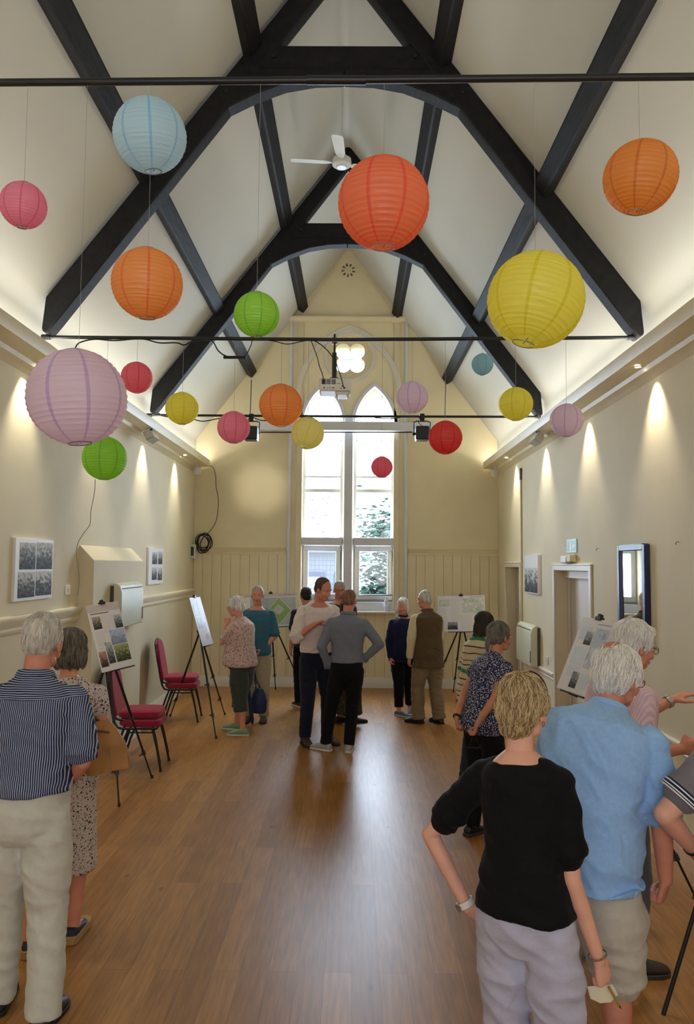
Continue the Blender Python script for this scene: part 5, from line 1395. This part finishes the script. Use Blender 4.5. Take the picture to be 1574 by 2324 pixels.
# ---- right side pair looking at the poster
person('person with long dark brown hair in a cream knit with green and brown stripes', 1.30, 7.55, -62, H=1.60, skin='tan', hair=('long', 'dark_brown'), female=True, lean=10, head=(-4, 12, 0), strands=500, vox=.007,
    armR=((.1, -.1, -1), (-.1, .5, -.7)), armL=((-.1, -.3, -1), (0, -.2, -1)), top=dict(mat=bands_mat('striped_knit', rgb(204, 188, 160), [(.1, .03, rgb(70, 50, 44)), (.3, .035, rgb(70, 50, 44)), (.5, .12, rgb(44, 124, 84)), (.74, .03, rgb(64, 44, 60)), (.88, .03, rgb(70, 50, 44))], .30), sleeve=.9, hem=.80, off=.024, name='striped_knit_top'),
    bottom=dict(mat=fabric('dark_denim', rgb(40, 48, 72))), shoes=dict(mat=SH_BLACK))
p13 = person('person with tied grey hair in a navy and white blouse, hands behind', 1.17, 6.02, -55, H=1.63, skin='tan', hair=('tied', 'steel_grey'), female=True, lean=16, twist=0, head=(-8, 4, 0), build=(.96, 1.0), strands=900, vox=.006, hipshift=(0, -.05),
    armR=((.10, -.66, -.95), (-.22, -.62, -.85)), armL=((-.16, -.55, -.98), (.34, -.72, -.85)), handR=dict(curl=62, dir=(-.2, -.2, -1), palm=(-.5, -.5, -.2)), handL=dict(curl=62, dir=(.4, -.2, -1), palm=(.6, .5, -.2)), feet=((.09, .02, -8), (-.09, -.08, 4)),
    top=dict(mat=fleck_mat('navy_and_white_leaf_print', rgb(40, 44, 78), [rgb(206, 206, 214), rgb(190, 192, 204)], 76, .31), sleeve=.30, hem=.84, off=.024, soff=.022, name='patterned_blouse'), bottom=dict(mat=BLACKCLOTH, hem=.08, wide=1.1), shoes=dict(mat=SH_BLACK, low=True))
wrist_band(p13, -1, 'watch_strap', M_CABLE)
# ---- foreground right
M_BLK = fabric('black_cotton_jersey', rgb(13, 14, 17), sheen=.03)
p14 = person('person with ash blonde hair in a black t-shirt and pale lilac trousers', 0.765, 2.78, -34, H=1.645, skin='fair', hair=('wavy', 'ash_blonde'), female=True, lean=5, head=(-8, 6, 0), build=(.90, 1.0), arm=1.24, strands=3600, vox=.0045, side=-4, hipshift=(-.02, -.02),
    armL=((-.66, -.10, -.78), (.50, .12, -.88)), handL=dict(curl=35, dir=(.8, .3, -.3), palm=(.2, .8, .1)), armR=((.14, -.04, -1), (.26, .24, -1)), handR=dict(curl=68, dir=(.15, .3, -1), palm=(-.9, .35, 0)),
    top=dict(mat=M_BLK, sleeve=.70, hem=.91, off=.018, soff=.020, name='t_shirt', neck=.02, amp=.009), bottom=dict(mat=fabric('pale_lilac_cotton', rgb(186, 186, 208)), hem=.08, wide=1.2, waist=.98, off=.014, amp=.009, ang=.4), shoes=dict(mat=SOLEW))
wrist_band(p14, -1, 'watch_strap', mat('white_strap', rgb(222, 220, 214), rough=.5), w=.022, face=(-.6, -.8, 0))
wrist_band(p14, 1, 'bracelet', mat('silver_links', rgb(190, 186, 180), rough=.25, metal=1.0), w=.006, t=.003)
MB().ball((0, 0, 0), .0, 4, 3)
e = p14['MH']
for q, nm in (((.084, -.002, -.045), 'earring'),):
    MB().tube([e @ V((q[0] + .004 * 0, q[1] + .010 * math.cos(a), q[2] - .008 + .010 * math.sin(a))) for a in [2 * PI * i / 16 for i in range(17)]], .0014, 6, caps=False).build(nm, mat('gold_metal', rgb(212, 176, 96), rough=.25, metal=1.0), p14['root'])
# sunglasses pushed up into the hair
g = MB(); pts = [e @ V((.094 * math.cos(a), -.010 + .095 * math.sin(a) * .6, .118 - abs(math.cos(a)) ** 3 * .05)) for a in [PI * i / 16 for i in range(17)]]
g.tube([e @ V((.080 * math.cos(PI * i / 20), .034, .030 + .106 * math.sin(PI * i / 20))) for i in range(21)], [.003] * 21, 6)
tag(g.build('hair_band', mat('dark_red_band', rgb(74, 24, 34), rough=.3), p14['root']), 'dark hair band pushed into the hair')
p15 = person('person with white hair and glasses in a light blue linen shirt and beige shorts', 1.06, 3.18, -36, H=1.76, skin='ruddy', hair=('fluffy', 'white'), lean=25, side=5, head=(-22, 14, 0), build=(1.12, 1.15), belly=.07, strands=2600, vox=.005, glasses=M_GLF, hipshift=(0, -.03),
    armR=((.16, .02, -1), (.02, .12, -1)), handR=dict(curl=72, dir=(-.25, .12, -1), palm=(-.95, .1, -.2)), armL=((-.14, .12, -1), (.15, .5, -.8)), feet=((.14, .0, -10), (-.14, -.04, 6)),
    top=dict(mat=fabric('light_blue_linen', rgb(150, 190, 240), var=.06, scale=60), sleeve=.80, hem=.82, flare=1.12, off=.040, soff=.032, collar=True, amp=.012, ang=.9), bottom=dict(mat=fabric('pale_beige_cotton', rgb(196, 190, 178)), hem=.44, wide=1.5, off=.016, waist=.95, amp=.008), shoes=dict(mat=SH_BROWN))
MB().ball((0, 0, 0), (.034, .040, .011), 20, 12, p15['MH'] @ Matrix.Translation((.0, -.075, .123)) @ Matrix.Rotation(.45, 4, 'X')).build('bald_patch', SKIN['tan'], p15['root'])
p16 = person('person with a white quiff and glasses in a pink shirt, arm stretched towards the wall', 1.50, 4.12, -76, H=1.76, skin='ruddy', hair=('fluffy', 'white'), lean=8, head=(-4, 12, 0), build=(1.06, 1.1), belly=.05, strands=2000, vox=.006, glasses=M_GLF,
    armL=((-.10, .75, -.62), (.05, 1, .40)), handL=dict(curl=15, palm=(0, 0, -1)), armR=((.22, -.30, -1), (-.02, 1, .08)), handR=dict(curl=78, palm=(-1, 0, 0)),
    top=dict(mat=stripe_mat('pale_pink_check_cotton', rgb(226, 196, 204), rgb(208, 176, 190), .012, .5), sleeve=.9, hem=.86, off=.026, soff=.026, collar=True), bottom=dict(mat=fabric('grey_cotton', rgb(96, 96, 104))), shoes=dict(mat=SH_BROWN))
wrist_band(p16, -1, 'watch_strap', mat('steel_bracelet', rgb(170, 168, 160), rough=.3, metal=.9), w=.022, face=(.9, 0, .6))
p17 = person('person cut off by the right edge, grey polo with striped cuff, forearm with black strap', 1.70, 3.04, 28, H=1.72, skin='fair', hair=('short', 'grey'), lean=4, build=(1.2, 1.2), arm=1.15, vox=.006,
    armL=((-.60, .32, -.74), (.75, .16, -.62)), handL=dict(curl=40, dir=(.6, .4, -.6)),
    top=dict(mat=fabric('grey_pique_cotton', rgb(120, 116, 124)), sleeve=.66, hem=.86, off=.022, soff=.02, name='polo_shirt', cuffs=fabric('navy_rib', rgb(34, 38, 66)), cuff_lines=fabric('white_rib', rgb(226, 226, 230))), bottom=dict(mat=BLACKCLOTH), shoes=dict(mat=SH_BLACK))
wrist_band(p17, -1, 'wrist_strap', M_CABLE, w=.014)

_e = fl['nodes'][6]; _P, _R = _e
MB().box((0, 0, 0), (.05, .004, .010), Matrix.Translation(_P + _R @ V((-.075, .158, .0)))).build('chest_badge', mat('badge_white', rgb(220, 222, 230), rough=.6), fl['root'])
# ------------------------------------------------------------------ display boards on tripod easels
M_INK = rgb(120, 118, 130)
TXT = text_mat('small_print_panel', rgb(228, 226, 230), rgb(210, 208, 214), 22)
TXTB = text_mat('small_print_on_pale_blue', rgb(214, 222, 240), rgb(202, 210, 230), 26)
TXTV = text_mat('sideways_blue_print', rgb(226, 228, 240), rgb(92, 98, 150), 7, axis='X')
M_BOARD = mat('white_display_board', rgb(228, 226, 232), rough=.45)
M_BANNER = mat('pale_mauve_banner', rgb(206, 194, 196), rough=.5)
M_DARKLINE = mat('dark_heading_print', rgb(96, 92, 100), rough=.5)
def map_mat(name, cols, scale=7):
    return fleck_mat(name, cols[0], cols[1:], scale, .30)
MAPG = map_mat('green_site_map', (rgb(206, 212, 206), rgb(180, 202, 164), rgb(190, 194, 198), rgb(222, 228, 220)), 9)
MAPB = map_mat('blue_grey_map', (rgb(196, 206, 226), rgb(170, 180, 208), rgb(180, 206, 200), rgb(214, 222, 238)), 12)
def board(label, TL, TR, BL, items, w=None, group='exhibition boards on easels'):
    """flat board through three corners; items: (name, u0, v0, u1, v1, material, extra)"""
    X = (TR - TL); W = X.length; X.normalize()
    Z = (TL - BL); Z = (Z - X * Z.dot(X)); Hh = Z.length; Z.normalize(); Y = Z.cross(X)
    M = Matrix(((X.x, Y.x, Z.x, BL.x), (X.y, Y.y, Z.y, BL.y), (X.z, Y.z, Z.z, BL.z), (0, 0, 0, 1)))
    t = bpy.data.objects.new('display_board', None); COL.objects.link(t); t.matrix_world = M; t.empty_display_size = .1
    tag(t, label, 'display board', group)
    MB().span((0, 0, 0), (W, .006, Hh)).build('board', M_BOARD, t, bevel=.001)
    for it in items:
        nm, u0, v0, u1, v1, m = it[:6]
        d = .0012 * (1 + (it[6] if len(it) > 6 else 0))
        MB().span((u0 * W, -d, v0 * Hh), (u1 * W, .001, v1 * Hh)).build(nm, m, t, smooth=False)
    return M, W, Hh
def easel(label, M, W, Hh, feet, apex_h=None, group='black tripod easels'):
    top = M @ V((W / 2, .05, Hh * .72)); low = M @ V((W / 2, .05, -.06))
    base = V((low.x, low.y, 0)); t = thing('tripod_easel', label, 'easel', base, group=group)
    o = lambda p: p - base
    hub = M @ V((W / 2, .06, Hh * .3))
    MB().tube([o(hub), o(M @ V((W / 2, .02, Hh + .015)))], .011, 10).build('mast', M_BLACK, t)
    MB().span((-.02, -.03, -.02), (.02, .03, .03)).build('hub', M_GREYP, t, bevel=.006).matrix_local = Matrix.Translation(o(hub)) @ M.to_3x3().to_4x4()
    for i, f in enumerate(feet):
        f = V(f); a = hub; d = f - a
        lg = MB().tube([o(a), o(a + d * .52)], .0125, 10).tube([o(a + d * .50), o(a + d * .80)], .0098, 10).tube([o(a + d * .78), o(f)], .0075, 10).build('leg', M_BLACK, t)
        for q in (.51, .79):
            c = o(a + d * q); n = d.normalized()
            MB().tube([c - n * .022, c + n * .022], .018, 10).tube([c, c + n.orthogonal() * .036], .007, 6).build('leg_clamp', M_GREYP, lg)
        MB().tube([o(f + V((0, 0, .03)) - d.normalized() * .0), o(f)], [.011, .014], 10).build('rubber_foot', M_BLACK, lg)
    # ledge and clip holding the board
    p0, p1 = M @ V((W * .22, -.012, -.006)), M @ V((W * .98, -.012, -.006))
    MB().tube([o(p0), o(p1)], .006, 8).tube([o(M @ V((W / 2, .05, -.006))), o(M @ V((W / 2, -.012, -.006)))], .008, 8).build('ledge', M_BLACK, t)
    MB().span((-.03, -.012, -.012), (.03, .02, .012)).span((-.012, -.012, .01), (.012, .018, .03)).build('top_clip', M_BLACK, t, bevel=.003).matrix_local = Matrix.Translation(o(M @ V((W / 2, 0, Hh + .004)))) @ M.to_3x3().to_4x4()
    return t
PH = [photo_mat('colour_photograph_house', 2.2, 50, 190, (1, .92, .86)), photo_mat('colour_photograph_street', 5.1, 60, 205, (.92, .98, 1.02)), photo_mat('colour_photograph_field', 7.7, 58, 170, (.95, 1.02, .72)),
      photo_mat('colour_photograph_sky', 9.1, 150, 225, (.86, .92, 1.1), 4), photo_mat('colour_photograph_red_roofs', 3.3, 60, 190, (1.05, .8, .76)), photo_mat('dark_photograph_room', 6.4, 40, 180, (.95, .95, 1.05))]
# left foreground board
M, W, Hh = board('large white board of text and colour photos on the easel nearest the left wall', at(205, 1374, 6.82), at(277, 1363, 7.12), at(232, 1527, 6.72),
    [('banner', 0, .885, 1, .995, M_BANNER), ('heading', .07, .855, .62, .868, M_DARKLINE), ('photograph', .08, .63, .33, .82, PH[0]), ('photograph', .74, .60, .97, .80, PH[1]), ('text_panel', .37, .56, .58, .84, TXT), ('text_panel', .08, .38, .33, .60, TXT), ('text_panel', .62, .62, .72, .84, TXT),
     ('photograph', .50, .36, .97, .585, PH[3]), ('photograph', .52, .10, .97, .35, PH[2]), ('photograph', .28, .10, .48, .42, PH[1]), ('photograph', .03, .07, .25, .30, PH[4]), ('text_panel', .08, .31, .25, .36, TXT)])
easel('black tripod easel nearest the left wall, beside the pair of stacked red chairs', M, W, Hh, [floor_at(270, 1830), floor_at(345, 1766), V((-2.50, 7.35, 0))])
# second board on the left, seen edge on
M, W, Hh = board('narrow looking white board with sideways blue print, left of the white haired person', at(437, 1356, 9.55), at(461, 1354, 9.93), at(460, 1467, 9.40),
    [('text_panel', .12, .62, .45, .86, TXTV), ('text_panel', .50, .62, .8, .9, TXTV), ('text_panel', .14, .36, .40, .58, TXTV), ('text_panel', .45, .36, .66, .58, TXTV), ('text_panel', .70, .30, .84, .46, TXTV), ('text_panel', .60, .12, .74, .22, TXTV)])
easel('black tripod easel standing left of the white haired person with hand on chin', M, W, Hh, [floor_at(490, 1676), floor_at(510, 1622), floor_at(386, 1626)])
# landscape boards at the back
MAPS = lambda: None
M, W, Hh = board('landscape board with a green diamond shaped site plan, back left beside the window', at(556, 1349, 12.05), at(672, 1345, 12.10), at(556, 1425, 11.90),
    [('banner', 0, .90, 1, 1, M_BANNER), ('heading', .66, .945, .97, .955, M_DARKLINE), ('site_map', .10, .06, .985, .87, mat('grey_map_ground', rgb(176, 186, 186), rough=.5, var=.08, scale=14))])
dz = bpy.data.objects['display_board.002'] if 'display_board.002' in bpy.data.objects else None
par = [o for o in COL.objects if o.name.startswith('display_board')][-1]
cx, cz, r_ = W * .66, Hh * .47, Hh * .42
MB().prism([(cx + r_ * .86, cz), (cx, cz + r_), (cx - r_ * .86, cz), (cx, cz - r_)], 'y', -.0038, 0).build('plan_border', mat('pale_path_line', rgb(214, 220, 190), rough=.5), par, smooth=False)
MB().prism([(cx + r_ * .80, cz), (cx, cz + r_ * .93), (cx - r_ * .80, cz), (cx, cz - r_ * .93)], 'y', -.005, 0).build('plan_green', mat('plan_green', rgb(142, 180, 112), rough=.5, var=.2, scale=20), par, smooth=False)
MB().prism([(cx + r_ * .36, cz + r_ * .1), (cx - r_ * .05, cz + r_ * .5), (cx - r_ * .42, cz + r_ * .1), (cx - r_ * .02, cz - r_ * .32)], 'y', -.0062, 0).build('plan_buildings', mat('plan_buildings', rgb(196, 192, 188), rough=.5, var=.15, scale=40), par, smooth=False)
easel('black tripod easel behind the person in the teal t-shirt', M, W, Hh, [floor_at(694, 1580), floor_at(575, 1580), V((M.translation.x + W / 2, 12.75, 0))])
M, W, Hh = board('landscape board with maps and text columns, back right by the brown gilet', at(996, 1353, 11.90), at(1103, 1351, 11.76), at(993, 1434, 11.76),
    [('site_map', .02, .70, .26, .90, MAPG), ('text_panel', .28, .30, .48, .92, TXT), ('site_map', .52, .52, .98, .92, MAPG), ('heading', .68, .955, .97, .965, M_DARKLINE), ('text_panel', .02, .06, .20, .66, TXT), ('photograph', .21, .06, .42, .27, PH[5]), ('text_panel', .48, .05, .72, .48, TXT)])
easel('black tripod easel behind the person in the brown gilet', M, W, Hh, [floor_at(976, 1581), floor_at(1088, 1583), V((M.translation.x + W / 2, 12.7, 0))])
# board on the right
M, W, Hh = board('tall white board with blue maps tilted on the right, before the mirror', at(1299, 1396, 5.15), at(1367, 1407, 4.80), at(1262, 1560, 4.98),
    [('heading', .55, .93, .95, .937, M_DARKLINE), ('text_panel', .10, .70, .42, .88, TXTB), ('photograph', .30, .64, .52, .82, PH[1]), ('site_map', .55, .34, .97, .88, MAPB), ('text_panel', .10, .36, .48, .60, TXTB), ('text_panel', .12, .20, .50, .34, TXTB), ('photograph', .34, .06, .56, .27, PH[1]), ('text_panel', .60, .08, .85, .27, TXTB)])
easel('black tripod easel under the tilted board on the right', M, W, Hh, [V((1.62, 4.62, 0)), V((1.85, 5.55, 0)), V((2.25, 4.85, 0))])
# easel at the right edge: one leg runs into the picture
t = thing('tripod_easel', 'black tripod easel cut off by the right edge, only one leg showing', 'easel', (2.13, 3.85, 0), group='black tripod easels')
for f in ((-.56, -.15, 0), (.42, -.25, 0), (.1, .55, 0)):
    a = V((-.05, 0, 1.28)); f = V(f); d = f - a
    lg = MB().tube([a, a + d * .6], .015, 10).tube([a + d * .58, f], .010, 10).build('leg', M_BLACK, t)
    n = d.normalized(); c = a + d * .60
    MB().tube([c - n * .03, c + n * .03], .026, 12).tube([c, c + V((.05, -.01, 0))], .012, 8).build('leg_clamp', M_GREYP, lg)
MB().tube([(-.05, 0, 1.2), (-.05, .03, 1.62)], .012, 10).build('mast', M_BLACK, t)
MB().span((-.25, -.03, 1.22), (.22, -.01, 1.24)).build('ledge', M_BLACK, t)
bt_ = V((1.72, 3.70, 1.245))
M, W, Hh = board('white board just outside the right edge beside the cut off person', V((2.11, 3.98, 1.82)), V((2.39, 3.64, 1.82)), V((2.07, 3.94, 1.245)), [('text_panel', .1, .1, .9, .9, TXTB)])

# ------------------------------------------------------------------ stacking chairs
M_RED = mat('crimson_woven_upholstery', rgb(158, 30, 62), rough=.9, var=.14, scale=60, bump=.4, bscale=300, spec=.2, sheen=.2)
M_CFR = mat('black_chair_tube', rgb(22, 20, 24), rough=.35)
def chair(label, x, y, rz, z=0.0):
    t = thing('stacking_chair', label, 'chair', (x, y, z), rz, group='red stacking chairs by the left wall')
    # faces +x locally; seat 0.42 x 0.42
    pr = []
    n = 22
    prof = [(.0, .0), (.8, .0), (1, .28), (1, .62), (.93, .88), (.75, 1.0), (0, 1.0)]
    vs = []; fs = []
    for (q, zz) in ((.90, .0), (.99, .2), (1, .5), (.97, .8), (.88, .97), (.6, 1.04), (0, 1.06)):
        for i in range(32):
            a = 2 * PI * i / 32; c, s = math.cos(a), math.sin(a)
            ux = abs(c) ** .45 * (1 if c > 0 else -1); uy = abs(s) ** .45 * (1 if s > 0 else -1)
            w = .215 * (1 - .07 * (1 - ux) / 2)
            vs.append((.215 * ux * q, w * uy * q, .425 + .075 * zz))
    for r in range(6):
        for i in range(32): fs.append((r * 32 + i, r * 32 + (i + 1) % 32, (r + 1) * 32 + (i + 1) % 32, (r + 1) * 32 + i))
    fs.append(tuple(range(32))[::-1])
    MB().add(vs, fs).build('seat', M_RED, t)
    # backrest: padded panel with domed top, leaning back
    B = Matrix.Translation((-.235, 0, .50)) @ Matrix.Rotation(-.19, 4, 'Y')
    out = [(-.19, .03), (-.20, .15), (-.195, .32), (-.165, .41), (-.10, .455), (0, .47), (.10, .455), (.165, .41), (.195, .32), (.20, .15), (.19, .03)]
    MB().prism(out, 'x', -.014, .026, B).build('backrest', M_RED, t, bevel=.012)
    MB().prism([(u * 1.03, v if v < .1 else v * 1.02) for u, v in out], 'x', -.022, -.013, B).build('backrest_shell', M_CFR, t, bevel=.004)
    fr = MB()
    for s in (-1, 1):
        fr.tube([B @ V((-.012, s * .205, .36)), B @ V((-.012, s * .212, .05)), V((-.235, s * .205, .47)), V((-.21, s * .20, .425)), V((-.16, s * .195, .412)), V((.17, s * .195, .412))], .0115, 10)
    fr.tube([B @ V((-.012, s_ * .205, .36 + dz)) for s_, dz in ((-1, 0), (-.92, .06), (-.62, .10), (0, .118), (.62, .10), (.92, .06), (1, 0))], .0115, 10)
    fr.tube([(.17, -.195, .412), (.17, .195, .412)], .010, 8).tube([(-.16, -.195, .412), (-.16, .195, .412)], .010, 8)
    fr.build('frame', M_CFR, t)
    for s in (-1, 1):
        for (x0, x1) in ((-.10, -.235), (.13, .225)):
            lg = MB().tube([(x0, s * .19, .415), (x1 * .55 + x0 * .45, s * .20, .22), (x1, s * .215, .02)], .0115, 10).build('leg', M_CFR, t)
            MB().tube([(x1, s * .215, .03), (x1 * 1.005, s * .215, .0)], .014, 10).build('rubber_foot', M_BLACK, lg)
        MB().tube([(-.12, s * .193, .375), (.145, s * .193, .375)], .008, 8).build('stretcher', M_CFR, t)
    return t
chair('red upholstered chair by the easel nearest the camera, bottom of its stack', -1.98, 7.92, .05)
chair('red upholstered chair by the easel nearest the camera, top of its stack', -2.0, 7.945, .05, .078)
chair('red upholstered chair further back near the far left easel, bottom of its stack', -2.10, 10.28, .08)
chair('red upholstered chair further back near the far left easel, top of its stack', -2.12, 10.305, .08, .078)

# ------------------------------------------------------------------ things carried
M_TAN = mat('tan_leather', rgb(172, 122, 66), rough=.5, var=.12, scale=10, bump=.15, bscale=60)
M_TAND = mat('dark_tan_leather', rgb(96, 66, 40), rough=.55)
bag = thing('shoulder_bag', 'large tan leather shoulder bag behind the striped shirt, beside the floral dress', 'bag', (-1.185, 4.25, .93), 0.12)
bag.scale = (.74, .74, .86)
prof = [((0, 0, .0), (.155, 0, 0), (0, .085, 0)), ((0, 0, .05), (.165, 0, 0), (0, .092, 0)), ((-.005, 0, .14), (.155, 0, 0), (0, .05, 0)), ((-.02, 0, .24), (.125, 0, 0), (0, .035, 0)), ((-.03, 0, .31), (.09, 0, 0), (0, .018, 0))]
mb = MB(); loft(mb, [(V(a), V(b), V(c)) for a, b, c in prof], 30)
R_ = Matrix.Rotation(-.22, 4, 'Y')
mb.v = [tuple(R_ @ V(v)) for v in mb.v]
o = mb.build('bag_body', M_TAN, bag); displace(o, fold_fn(.006, 5, 6, 2))
MB().tube([R_ @ V(p) for p in ((-.11, -.035, .235), (-.13, -.02, .36), (-.15, 0, .46), (-.165, 0, .56), (-.13, .01, .46), (.02, .03, .26))], .008, 8).build('strap', M_TAND, bag)
MB().tube([R_ @ V(p) for p in ((-.10, -.052, .235), (-.02, -.05, .26), (.06, -.046, .23))], .006, 8).build('zip', M_TAND, bag)
mb = MB(); mb.prism([(.04, .0), (.165, -.01), (.17, .13), (.05, .16)], 'y', -.096, -.088, R_)
mb.build('side_pocket', M_TAN, bag, bevel=.004)
MB().lathe([(.012, -.003), (.018, -.003), (.018, .003), (.012, .003)], 16, R_ @ Matrix.Translation((-.11, -.042, .24)) @ Matrix.Rotation(PI / 2, 4, 'X')).build('strap_ring', M_CHROME, bag)
nb = thing('rucksack', 'navy blue bag hanging between the white haired person and the teal t-shirt', 'bag', at(587, 1618, 9.75))
M_NVB = mat('navy_nylon', rgb(26, 40, 82), rough=.6, var=.1, scale=12)
mb = MB(); loft(mb, [(V((0, 0, z)), V((a, 0, 0)), V((0, b, 0))) for z, a, b in ((0, .07, .05), (.03, .095, .07), (.15, .10, .075), (.24, .08, .06), (.30, .045, .035))], 24)
mb.build('bag_body', M_NVB, nb)
MB().tube([(-.03, -.01, .27), (-.055, 0, .40), (-.06, 0, .52), (-.04, .01, .40), (.02, .02, .29)], .009, 8).build('strap', M_NVB, nb)
um = thing('umbrella', 'folded dark umbrella with its tip on the floor behind the white haired person', 'umbrella', floor_at(573, 1645))
MB().tube([(0, 0, 0), (-.01, 0, .06), (-.06, .02, .42), (-.09, .02, .62)], [.006, .028, .022, .010], 12).build('folded_canopy', M_NVB, um)
MB().tube([(-.09, .02, .6), (-.105, .02, .74)], .008, 8).build('handle', M_BLACK, um)
# folded spectacles dangling from the clasped hands
hw = p13['arms'][1][2]; root = p13['root']; Mw = Matrix.Translation(root.location) @ Matrix.Rotation(root.rotation_euler.z, 4, 'Z')
q = Mw @ hw + V((-.03, -.02, -.075))
fg = thing('spectacles', 'folded spectacles dangling from the clasped hands of the blouse wearer', 'spectacles', q)
MB().tube([(-.005, 0, 0), (-.03, 0, -.09)], .0022, 6).tube([(.01, 0, .0), (.045, 0, -.085)], .0022, 6).build('temples', M_GLF, fg)
MB().tube([(-.055, 0, -.088), (-.03, -.005, -.092), (.0, 0, -.089), (.03, -.005, -.092), (.05, 0, -.087)], .0035, 6).build('lens_rims', M_GLF, fg)
# leaflet and keys in the hand of the person in black
hw = p14['arms'][1][2]; root = p14['root']; Mw = Matrix.Translation(root.location) @ Matrix.Rotation(root.rotation_euler.z, 4, 'Z')
q = Mw @ hw
lf = thing('folded_leaflet', 'pale folded leaflet held low by the person in the black t-shirt', 'leaflet', q + V((.01, .03, -.115)))
lf.scale = (.72, 1, .72)
mb = MB().prism([(-.06, .02), (-.045, -.035), (.0, -.055), (.05, -.05), (.085, -.015), (.06, .03)], 'y', -.001, .002).build('sheet', mat('cream_leaflet_paper', rgb(224, 216, 190), rough=.7), lf, smooth=False)
pn = thing('pencil', 'short yellow brown pencil held by the person in the black t-shirt', 'pencil', q + V((.03, .0, -.085)))
MB().tube([(0, 0, 0), (.035, 0, -.06)], .0045, 8).build('shaft', mat('yellow_brown_lacquer', rgb(160, 132, 60), rough=.4), pn)
MB().tube([(.035, 0, -.06), (.042, 0, -.072)], [.0045, .001], 8).build('tip', M_GREYP, pn)
